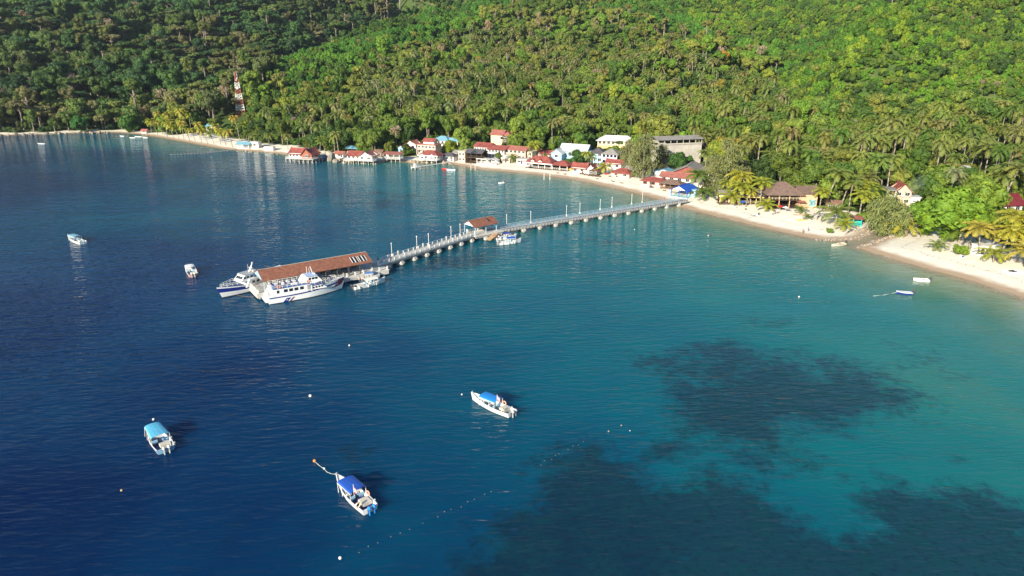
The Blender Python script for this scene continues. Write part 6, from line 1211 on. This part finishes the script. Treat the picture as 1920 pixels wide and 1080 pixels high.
# ------------------------------------------------------------ people
def make_body(name, pose, cols, seed=0):
    """one continuous skinned figure; pose = joint offsets"""
    J_ = {'pel': (0, 0, .95), 'spine': (0, .0, 1.15), 'chest': (0, 0, 1.36), 'neck': (0, 0, 1.49), 'head': (0, -.015, 1.6), 'top': (0, -.01, 1.72)}
    st_ = pose.get('stride', .12); ar = pose.get('arm', .1)
    for s, k in ((-1, 'l'), (1, 'r')):
        J_['hip' + k] = (s * .1, 0, .9); J_['kn' + k] = (s * .11, -s * st_ * .6 - .03, .49); J_['an' + k] = (s * .11, s * -st_ + (.02 if s * st_ > 0 else .06), .09); J_['toe' + k] = (s * .12, s * -st_ - .14, .04)
        J_['sh' + k] = (s * .19, 0, 1.4); J_['el' + k] = (s * (.25 + ar * .5), s * st_ * .6 + .02, 1.13); J_['wr' + k] = (s * (.26 + ar), s * st_ * .9 - .06, .89); J_['ha' + k] = (s * (.26 + ar), s * st_ * .9 - .09, .79)
    Rr = {'pel': .125, 'spine': .11, 'chest': .125, 'neck': .055, 'head': .09, 'top': .07, 'hip': .088, 'kn': .057, 'an': .038, 'toe': .03, 'sh': .058, 'el': .04, 'wr': .028, 'ha': .032}
    names = list(J_); E = [('pel', 'spine'), ('spine', 'chest'), ('chest', 'neck'), ('neck', 'head'), ('head', 'top')]
    for k in 'lr': E += [('pel', 'hip' + k), ('hip' + k, 'kn' + k), ('kn' + k, 'an' + k), ('an' + k, 'toe' + k), ('chest', 'sh' + k), ('sh' + k, 'el' + k), ('el' + k, 'wr' + k), ('wr' + k, 'ha' + k)]
    me_ = bpy.data.meshes.new(name); me_.from_pydata([J_[n_] for n_ in names], [(names.index(a), names.index(b_)) for a, b_ in E], []); o = bpy.data.objects.new(name, me_); COL.objects.link(o)
    md_ = o.modifiers.new('skin', 'SKIN'); md_.use_smooth_shade = True
    for i, n_ in enumerate(names): r_ = Rr.get(n_, Rr.get(n_[:-1], .05)); me_.skin_vertices[0].data[i].radius = (r_, r_ * (.8 if n_ in ('chest', 'spine', 'pel') else 1)); me_.skin_vertices[0].data[i].use_root = (i == 0)
    sb = o.modifiers.new('sub', 'SUBSURF'); sb.levels = 1; sb.render_levels = 1
    dg = bpy.context.evaluated_depsgraph_get(); dg.update(); nm_ = bpy.data.meshes.new_from_object(o.evaluated_get(dg)); bpy.data.objects.remove(o); nm_.name = name
    nm_.materials.clear(); [nm_.materials.append(c_) for c_ in cols]
    for p_ in nm_.polygons:
        c_ = p_.center; p_.material_index = 2 if .52 < c_[2] < .98 and abs(c_[0]) < .2 else 1 if .98 <= c_[2] < 1.47 and abs(c_[0]) < .27 and not (c_[2] < 1.1 and abs(c_[0]) > .2) else 0; p_.use_smooth = True
    return nm_
SHIRTS = {'white': mat('white_shirt', (.75, .75, .74)), 'black': mat('black_shirt', (.03, .03, .04)), 'red': mat('red_shirt', (.5, .04, .05)), 'blue': mat('blue_shirt', (.06, .12, .4))}
SHORT = mat('dark_shorts', (.04, .05, .08)); HM = MB(); HM.ball((0, .012, 1.655), .105, 9, 6, sq=(.92, 1.02, .85)); HAIRM = HM.mesh('hair', HAIR, True)
BODY = {k: make_body('body_' + k, dict(stride=(.1, -.16, .05, .18)[i], arm=(.05, .12, .02, .1)[i]), [SKIN, v, SHORT]) for i, (k, v) in enumerate(SHIRTS.items())}
def person(p_, shirt, label, rz, group=None, dz=0):
    e = empty('person', (p_[0], p_[1], p_[2] + dz), rz, label, 'person', group); put('body', BODY[shirt], e); put('hair', HAIRM, e)
for (bx, by, z_, sh, rz, lab) in [(1505, 438, None, 'red', .4, 'person in a red top and dark shorts walking at the waterline below the resort'), (1515, 434.5, None, 'blue', 1.2, 'person in a blue top standing on the sand just behind the one at the waterline'),
        (1453, 402, None, 'black', 0, 'person in a dark top standing on the sand in front of the resort'), (1458, 401, None, 'white', 2, 'person in a white top beside the dark-topped one in front of the resort'), (1448, 404, None, 'white', 2.5, 'person in a white shirt alone on the sand, left of the pair before the resort'),
        (709, 493, DZ, 'black', .5, 'person in black on the jetty right beside the terminal roof'), (730, 487, DZ, 'blue', 2, 'person in blue on the jetty near the first lamp post'), (906, 433, DZ + .02, 'black', 1, 'person in black standing under the small pavilion roof'), (912, 432, DZ + .02, 'red', 3, 'person in red standing under the small pavilion roof'),
        (1176, 389, DZ, 'black', 1, 'person in black walking on the blue-railed part of the jetty'), (1246, 377.5, DZ, 'red', 2, 'person in red on the jetty close to the sand'), (1205, 384, DZ, 'black', 2, 'person in black by the lamp post nearest the beach'),
        (925, 446.5, .55, 'white', 1, 'person in white boarding the small boats at the ramp, leftmost'), (930, 449, .55, 'red', 2, 'person in red in the stern of the nearer taxi boat'), (935, 450, .55, 'white', 3, 'person in white in the nearer taxi boat beside the red-shirted one'), (941, 451.5, .55, 'blue', .5, 'person in blue sitting forward in the nearer taxi boat'),
        (532, 524, 3.88, 'white', 1, 'person in white on the top deck of the nearest ferry'), (545, 521, 3.88, 'white', 2, 'person in a white shirt further forward on the ferry top deck'), (655, 504, QD, 'black', 1, 'person in black waiting under the shoreward end of the long tiled roof'), (668, 500, QD, 'black', 2, 'person in black under the skylights of the long tiled roof'),
        (676, 531, .45, 'red', 1, 'person in red in the stern of the white long speedboat'), (684, 529, .45, 'red', 1.4, 'person in a red top under the cream canopy'), (693, 527, .45, 'red', 1.4, 'person in red nearest the bow of the cream-topped speedboat'), (883, 311, None, 'black', 1, 'person in black on the sand in front of the dark timber cafe')]:
    p_ = G(bx, by) if z_ is None else P(bx, by, z_)
    if 'top deck' in lab: lx = 4.9 if 'further' in lab else 3.3; a_ = FA.rotation_euler[2]; p_ = np.array([FA.location[0] + lx * math.cos(a_) + 1.2 * math.sin(a_), FA.location[1] + lx * math.sin(a_) - 1.2 * math.cos(a_), 3.87])
    person(p_, sh, lab, rz)
# swimmers: bodies standing chest-deep
for i, (bx, by, lab) in enumerate([(1306, 401, 'bather near the beach right of the jetty, left one of two in the shallows'), (1311, 401.5, 'bather near the beach right of the jetty, right one of two in the shallows'), (1244, 406, 'snorkeller in the water nearest the jetty, left of three'), (1252, 412, 'snorkeller in the water below the jetty, lowest of three'), (1258, 409, 'snorkeller in the water below the jetty, right of three'), (1328, 442, 'bather in open teal water, left of a pair'), (1333, 442, 'bather in open teal water, right of a pair')]):
    person(P(bx, by, 0), ['black', 'red', 'black', 'blue', 'black', 'white', 'black'][i], lab, i, 'people in the water', -1.15)

# ------------------------------------------------------------ mooring buoys, ropes, float lines
def buoy(px, py, r, m_, label, group='mooring buoys'):
    r *= .8; q = P(px, py, 0); e = empty('buoy', q, 0, label, 'buoy', group); m = MB(); m.ball((0, 0, r * .35), r, 9, 6); m.build('float', m_, e, True); m = MB(); m.torus((0, 0, r * 1.4), r * .22, r * .07, 'x', 8, 4); m.build('ring', DKGREY, e)
PALE = mat('faded_white_buoy', (.7, .7, .66), .5); OCH = mat('ochre_buoy', (.55, .4, .2), .6)
for px, py, r, m_, lb in [(590, 865, .34, ORANGE, 'orange round buoy holding the mooring rope of the deep blue boat'), (608, 879, .22, PALE, 'small white float on the mooring rope near the orange buoy'), (655, 648, .25, PALE, 'white buoy in open water between the ferries and the lower boats'), (582, 743, .36, PALE, 'white buoy midway between the two blue-topped boats'),
        (288, 787, .28, PALE, 'white buoy just beyond the bow of the turquoise-topped boat'), (228, 920, .22, OCH, 'ochre buoy alone below the turquoise-topped boat'), (638, 1047, .28, PALE, 'white buoy at the bottom, below the deep blue boat'), (1498, 557, .28, PALE, 'white buoy in the pale teal water off the creek'),
        (866, 740, .2, PALE, 'little white buoy at the bow of the sky-blue-topped boat'), (1141, 809, .15, OCH, 'ochre buoy above the big reef, left of three'), (1165, 798, .14, OCH, 'ochre buoy above the big reef, topmost of three'), (1181, 808, .12, PALE, 'white buoy above the big reef, right of three'), (1190, 431, .2, PALE, 'white buoy below the middle of the blue-railed jetty')]: buoy(px, py, r, m_, lb)
def rope(nm, pts, r, label, cat='rope', m_=None):
    q0 = np.array(pts[0]); m = MB(); m.tube([tuple(np.array(p_) - q0) for p_ in pts], r, 5); o = m.build(nm, m_ or ROPE, None, True, loc=q0); tag(o, label, cat); return o
rope('mooring_rope', [P(590, 865, .1), P(600, 874, .03), P(608, 879, .05), P(613, 885, .04), P(622, 888.5, .1), P(629, 889, 1.25)], .045, 'slack pale mooring rope between orange buoy and deep blue boat')
rope('mooring_rope', [P(1637, 555, .05), P(1655, 553.5, .05), P(1672, 550, .1), P(1683, 547.5, .6)], .05, 'long pale rope trailing from the bow of the dark-hulled dinghy')
rope('mooring_line', [P(430, 549, .1), P(452, 555, .1), P(470, 557, .2), P(487, 552, 1.3)], .04, 'thin tan mooring line from the far ferry bow to the quay', m_=WOOD)
fl0 = None; k = 0
for (a, b_, n_) in (((1097, 830), (1062, 841), 4), ((1050, 851), (1015, 870), 5), ((920, 922), (820, 968), 8), ((790, 982), (672, 1034), 7)):
    for i in range(n_):
        t = i / max(1, n_ - 1); q = P(a[0] + (b_[0] - a[0]) * t + (k * 37 % 7) - 3, a[1] + (b_[1] - a[1]) * t + (k * 13 % 5) - 2, 0)
        if fl0 is None: m = MB(); m.ball((0, 0, .0), .045, 7, 4, sq=(1.4, 1, 1)); fl0 = tag(m.build('line_float', OCH, None, True, loc=q), 'tiny ochre float on the broken line of floats crossing the reef edge', 'float', 'floats along the reef edge')
        else: c = copy_tree(fl0); c.location = tuple(q); c.rotation_euler = (0, 0, k)
        k += 1
fl1 = None
for i in range(20):
    t = i / 19; q = P(322 + 118 * t, 290 - 9 * t - 2 * math.sin(t * 3.14) * -1, 0)
    if fl1 is None: m = MB(); m.beam((-.9, 0, .1), (.9, 0, .1), .5, n=7); fl1 = tag(m.build('barrier_float', mat('grey_barrier', (.12, .13, .14), .6), None, True, loc=q), 'dark floating barrier drum in the curved line off the far beach', 'float', 'floating barrier off the far beach')
    else: c = copy_tree(fl1); c.location = tuple(q); c.rotation_euler = (0, 0, .1 * math.sin(i))
# ------------------------------------------------------------ thin white pier
a, b_ = P(781, 313, 1.1), P(834, 305, 1.1); PR = empty('pier', (a[0], a[1], 0), head(a, b_), 'thin white pier with a small square end platform in front of the arched white house', 'pier'); Lw = math.dist(a[:2], b_[:2])
m = MB(); m.box(Lw / 2 + 1.5, 0, 1.05, Lw - 1, .9, .18); m.build('walkway', WHITE, PR); m = MB(); m.box(-.5, 0, 1.15, 4, 3.6, .22); m.build('platform', WHITE, PR)
for i in range(5): m = MB(); m.cyl(3 + i * (Lw - 4) / 4, 0, -2, .95, .14, 6); m.build('pile', WHITE, PR)
for sx in (-2.2, 1.2):
    for sy in (-1.5, 1.5): m = MB(); m.cyl(sx, sy, -2, 1.03, .2, 6); m.build('pile', WHITE, PR)
m = MB(); railing(m, (-2.3, -1.6), (1.3, -1.6), 1.26, 1); railing(m, (-2.3, 1.6), (1.3, 1.6), 1.26, 1); m.build('railing', WHITE, PR); m = MB(); m.box(-.5, .3, 2., 1.2, 1.2, 1.4); m.box(-.5, .3, 2.9, 1.7, 1.7, .12); m.build('booth', WHITE, PR)
for i, (px, py, h_) in enumerate([(1020, 337, 3.2), (1031, 338, 3.4), (883, 318.5, 2.6), (891, 319.5, 2.6)]):
    m = MB(); m.cyl(0, 0, -2, h_, .16, 7, r2=.12); tag(m.build('mooring_pole', WHITE, None, loc=P(px, py, 0)), ['white pole in the shallows off the restaurant, left of a pair', 'white pole in the shallows off the restaurant, right of a pair', 'white pole in the shallows off the dark cafe, left of a pair', 'white pole in the shallows off the dark cafe, right of a pair'][i], 'pole', 'white mooring poles')
a, b_ = P(589, 301, 0), P(616, 299, 0); m = MB(); hh = head(a, b_); Lr = math.dist(a[:2], b_[:2]); m.add([(0, 0, -1), (Lr, 0, -1), (Lr, 7, -1), (0, 7, -1), (0, 0, 1.1), (Lr, 0, 1.6), (Lr, 7, 2.6), (0, 7, 1.9)], [(3, 2, 1, 0), (4, 5, 6, 7), (0, 1, 5, 4), (1, 2, 6, 5), (2, 3, 7, 6), (3, 0, 4, 7)])
tag(m.build('concrete_slipway', mat('dark_slipway', (.2, .2, .22), .8, .2, .6), None, loc=(a[0], a[1], 0), rot=(0, 0, hh)), 'grey concrete slipway sloping to the water right of the red stilt house', 'slipway')
# ------------------------------------------------------------ rocks, logs, creek-side rubble
rk = random.Random(21)
def rock_mesh(seed):
    rg = np.random.default_rng(seed); m = MB(); m.ball((0, 0, 0), 1, 9, 6); v = np.array(m.v); nrm = v / np.linalg.norm(v, axis=1)[:, None]; k = rg.normal(0, 1, (5, 3)); f = sum(np.sin(nrm @ kk * 2.2 + i) for i, kk in enumerate(k)) * .1; v = v * (1 + f)[:, None] * rg.uniform(.75, 1.2, 3); m.v = [tuple(q) for q in v]; return m.mesh('rock', ROCK if seed % 3 else mat('tan_rock', (.36, .28, .2), .9, .4, 1.2), False)
RM = [rock_mesh(s) for s in range(6)]
def rocks(pts, n, smin, smax, group, label, spread=3.):
    lst = []
    for i in range(n):
        a = rk.random() * (len(pts) - 1); k = int(a); t = a - k; px = pts[k][0] + (pts[k + 1][0] - pts[k][0]) * t + rk.uniform(-spread, spread) * 1.5; py = pts[k][1] + (pts[k + 1][1] - pts[k][1]) * t + rk.uniform(-spread, spread) * .5; lst.append((px, py))
    lst.sort()
    for i, (px, py) in enumerate(lst):
        q = G(px, py); s = rk.uniform(smin, smax); o = put('rock', RM[rk.randrange(6)], None, (q[0], q[1], q[2] + s * .15), (rk.uniform(-.4, .4), rk.uniform(-.4, .4), rk.uniform(0, 6))); o.scale = (s, s * rk.uniform(.7, 1), s * rk.uniform(.55, .8)); tag(o, label, 'rock', group)
rocks([(1532, 449), (1560, 451), (1600, 447), (1622, 441), (1640, 432)], 46, .3, .75, 'rocks on the left bank of the creek mouth', 'brown rock in the rubble on the left bank of the creek mouth')
rocks([(1590, 436), (1612, 432), (1632, 426)], 24, .3, .6, 'pale rubble behind the creek bank', 'pale rubble stone heaped behind the left creek bank')
rocks([(1606, 464), (1626, 460), (1655, 450), (1680, 438)], 30, .3, .8, 'rocks on the right bank of the creek mouth', 'tan rock along the right bank of the creek mouth', 2.5)
rocks([(0, 254), (60, 252), (130, 250), (215, 249)], 44, .5, 1.6, 'boulders of the far left shore', 'pale boulder on the far left shore', 2)
rocks([(610, 298), (628, 301), (650, 306), (700, 308), (720, 304)], 24, .8, 1.7, 'boulders below the twin-gabled house', 'grey boulder at the water beneath the twin-gabled stilt house', 2)
rocks([(765, 303), (785, 305), (820, 306), (850, 307)], 18, .6, 1.4, 'boulders around the arched house', 'boulder at the waterline around the arched white stilt house', 2)
rocks([(440, 284), (480, 286), (530, 290)], 20, .3, .9, 'small rocks by the white huts', 'small dark rock on the shore below the white huts', 2)
q = P(620, 303, 0); o = put('boulder', RM[1], None, (q[0], q[1] + 2, 1.6), (0, .2, 1)); o.scale = (3.2, 2.6, 3.2); tag(o, 'big rounded boulder at the water left of the twin-gabled stilt house', 'boulder')
q = P(628, 306, 0); o = put('boulder', RM[4], None, (q[0], q[1] + 1, .5), (0, .2, 2)); o.scale = (2, 1.6, 1.5); tag(o, 'low pale boulder in the water beside the big rounded one', 'boulder')
q = G(1542, 275); o = put('boulder', RM[2], None, (q[0], q[1], q[2] + 2), (0, .1, .4)); 
q = G(1590, 272); o.location = (q[0], q[1], q[2] + 7); o.scale = (15, 9, 6.5); tag(o, 'huge dome of bare grey-brown rock among the coconut palms', 'boulder')
for i, (a, b_, lab) in enumerate([((1520, 412), (1527, 404), 'grey log leaning on the driftwood fence, leftmost'), ((1530, 413), (1537, 405), 'grey log leaning on the driftwood fence, second'), ((1538, 414), (1545, 407), 'grey log leaning on the driftwood fence, rightmost'), ((1583, 441), (1600, 431), 'bent fallen trunk on the sand before the rubble'), ((1605, 428), (1628, 414), 'big bleached fallen trunk by the creek'), ((1608, 420), (1622, 424), 'short dark fallen trunk crossing the bleached one'), ((1770, 470), (1797, 477), 'thin driftwood log on the right beach')]):
    p0, p1 = G(*a), G(*b_); p1[2] += .9 if i < 3 else .3; m = MB(); mid = (p0 + p1) / 2 + np.array([0, 0, .3]); m.tube([(0, 0, .1), tuple(mid - p0), tuple(p1 - p0)], [.22, .2, .12], 7); tag(m.build('driftwood_log', mat('bleached_wood', (.36, .31, .26), .9, .3, 2), None, True, loc=p0), lab, 'log')
for i, (bx, by, w_, lab, mt_) in enumerate([(1495, 414, 2, 'yellow kayak lying on the sand by the driftwood logs', YEL), (1379, 380, 1.6, 'white kayak leaning under the yellow verandah', WHITE)]):
    q = G(bx, by); r_, _ = empty('kayak', q, .2 + i, lab, 'kayak'), 0; hm_, _2 = hull_mb(3.2, .75, .3, .05, .5, .1, .1, .1, 8, ((0, 0), (1, 0))); hm_.build('hull', mt_, r_)
    m = MB(); m.torus((1.4, 0, .3), .3, .04, 'z', 10, 4); m.build('cockpit_rim', DKGREY, r_)
for i, (bx, by) in enumerate([(1090, 327), (1098, 328.5), (1106, 330), (1114, 331), (1122, 332)]):
    q = G(bx, by); e = empty('picnic_table', q, -.5, ['weathered picnic table beneath the paired beach palms, leftmost', 'weathered picnic table beneath the paired beach palms, second', 'weathered picnic table beneath the paired beach palms, third', 'weathered picnic table beneath the paired beach palms, fourth', 'weathered picnic table beneath the paired beach palms, rightmost'][i], 'table', 'picnic tables under the paired palms')
    m = MB(); m.box(0, 0, .75, 2, .9, .08); m.build('tabletop', WOOD, e)
    for s_ in (-1, 1): m = MB(); m.box(0, s_ * .75, .42, 2, .3, .06); m.build('bench', WOOD, e); m = MB(); m.box(s_ * .7, 0, .36, .12, 1.3, .7); m.build('leg', WOOD, e)
for i, (bx, by, c_) in enumerate([(1150, 341, 0), (1166, 344, 0), (1120, 336, 0), (1046, 325, 0), (1060, 327, 0), (1380, 390, 1), (1398, 393, 0), (1345, 381, 0), (1372, 386, 1), (1245, 358, 0), (1262, 361, 0)]):
    q = G(bx, by); e = empty('sun_lounger', q, -.6 + i * .3, ['on the sand before the low pink bungalow, left', 'on the sand before the low pink bungalow, right', 'on the sand between picnic tables and pink bungalow', 'below the beach restaurant, left', 'below the beach restaurant, right', 'in front of the yellow verandah, middle', 'in front of the yellow verandah, right', 'in front of the tallest casuarina', 'in front of the yellow verandah, left', 'before the thatched beach shelter, left', 'before the thatched beach shelter, right'][i].join(['wooden sun lounger ', '']) if not c_ else ['', '', '', '', '', 'white sun lounger in front of the yellow verandah, middle', '', '', 'white sun lounger in front of the yellow verandah, left'][i], 'sun lounger', 'sun loungers along the beach')
    mt_ = WHITE if c_ else WOOD; m = MB(); m.box(0, 0, .32, 1.3, .65, .08); m.build('seat', mt_, e); m = MB(); m.beam((-.65, 0, .34), (-1.15, 0, .75), .62, .07); m.build('backrest', mt_, e)
    for s_ in (-.5, .5): m = MB(); m.box(s_, 0, .14, .08, .6, .28); m.build('leg', mt_, e)
# fine bare trunks standing over the ridge
# ------------------------------------------------------------ thin sea air between the camera and the far slopes
m = MB(); m.box(0, 1180, 140, 3300, 2800, 294 + 0); HZ = bpy.data.materials.new('thin_sea_haze'); HZ.use_nodes = True; nt = HZ.node_tree
nt.nodes.remove(nt.nodes['Principled BSDF']); pv = nt.nodes.new('ShaderNodeVolumePrincipled'); pv.inputs['Color'].default_value = (.72, .84, 1, 1); pv.inputs['Density'].default_value = .000045; pv.inputs['Anisotropy'].default_value = .2
nt.links.new(pv.outputs[0], nt.nodes['Material Output'].inputs['Volume']); hz = m.build('haze', HZ); tag(hz, 'thin pale blue haze in front of the far slopes', None, None, 'stuff')
scene.cycles.volume_bounces = 0; scene.cycles.volume_step_rate = 4; scene.cycles.volume_max_steps = 64
q = G(1702, 392); m = MB(); m.ball((0, 0, 0), 1, 14, 10); SM = bpy.data.materials.new('wood_smoke'); SM.use_nodes = True; nt = SM.node_tree
nt.nodes.remove(nt.nodes['Principled BSDF']); pv = nt.nodes.new('ShaderNodeVolumePrincipled'); pv.inputs['Color'].default_value = (.75, .82, .95, 1)
tc = nt.nodes.new('ShaderNodeTexCoord'); vl = nt.nodes.new('ShaderNodeVectorMath'); vl.operation = 'LENGTH'; nt.links.new(tc.outputs['Object'], vl.inputs[0])
dn = _math(nt, 'MULTIPLY', _map(nt, vl.outputs['Value'], 1, .2), _map(nt, _noise(nt, 1.8, 4), .45, .7)); nt.links.new(_math(nt, 'MULTIPLY', dn, .16), pv.inputs['Density'])
nt.links.new(pv.outputs[0], nt.nodes['Material Output'].inputs['Volume']); so = m.build('smoke', SM, None, loc=(q[0] + 1, q[1], q[2] + 9), rot=(0, .45, 0)); so.scale = (3, 3, 8.5); tag(so, 'thin bluish wood smoke drifting up beside the red-roofed creek house', None, None, 'stuff')
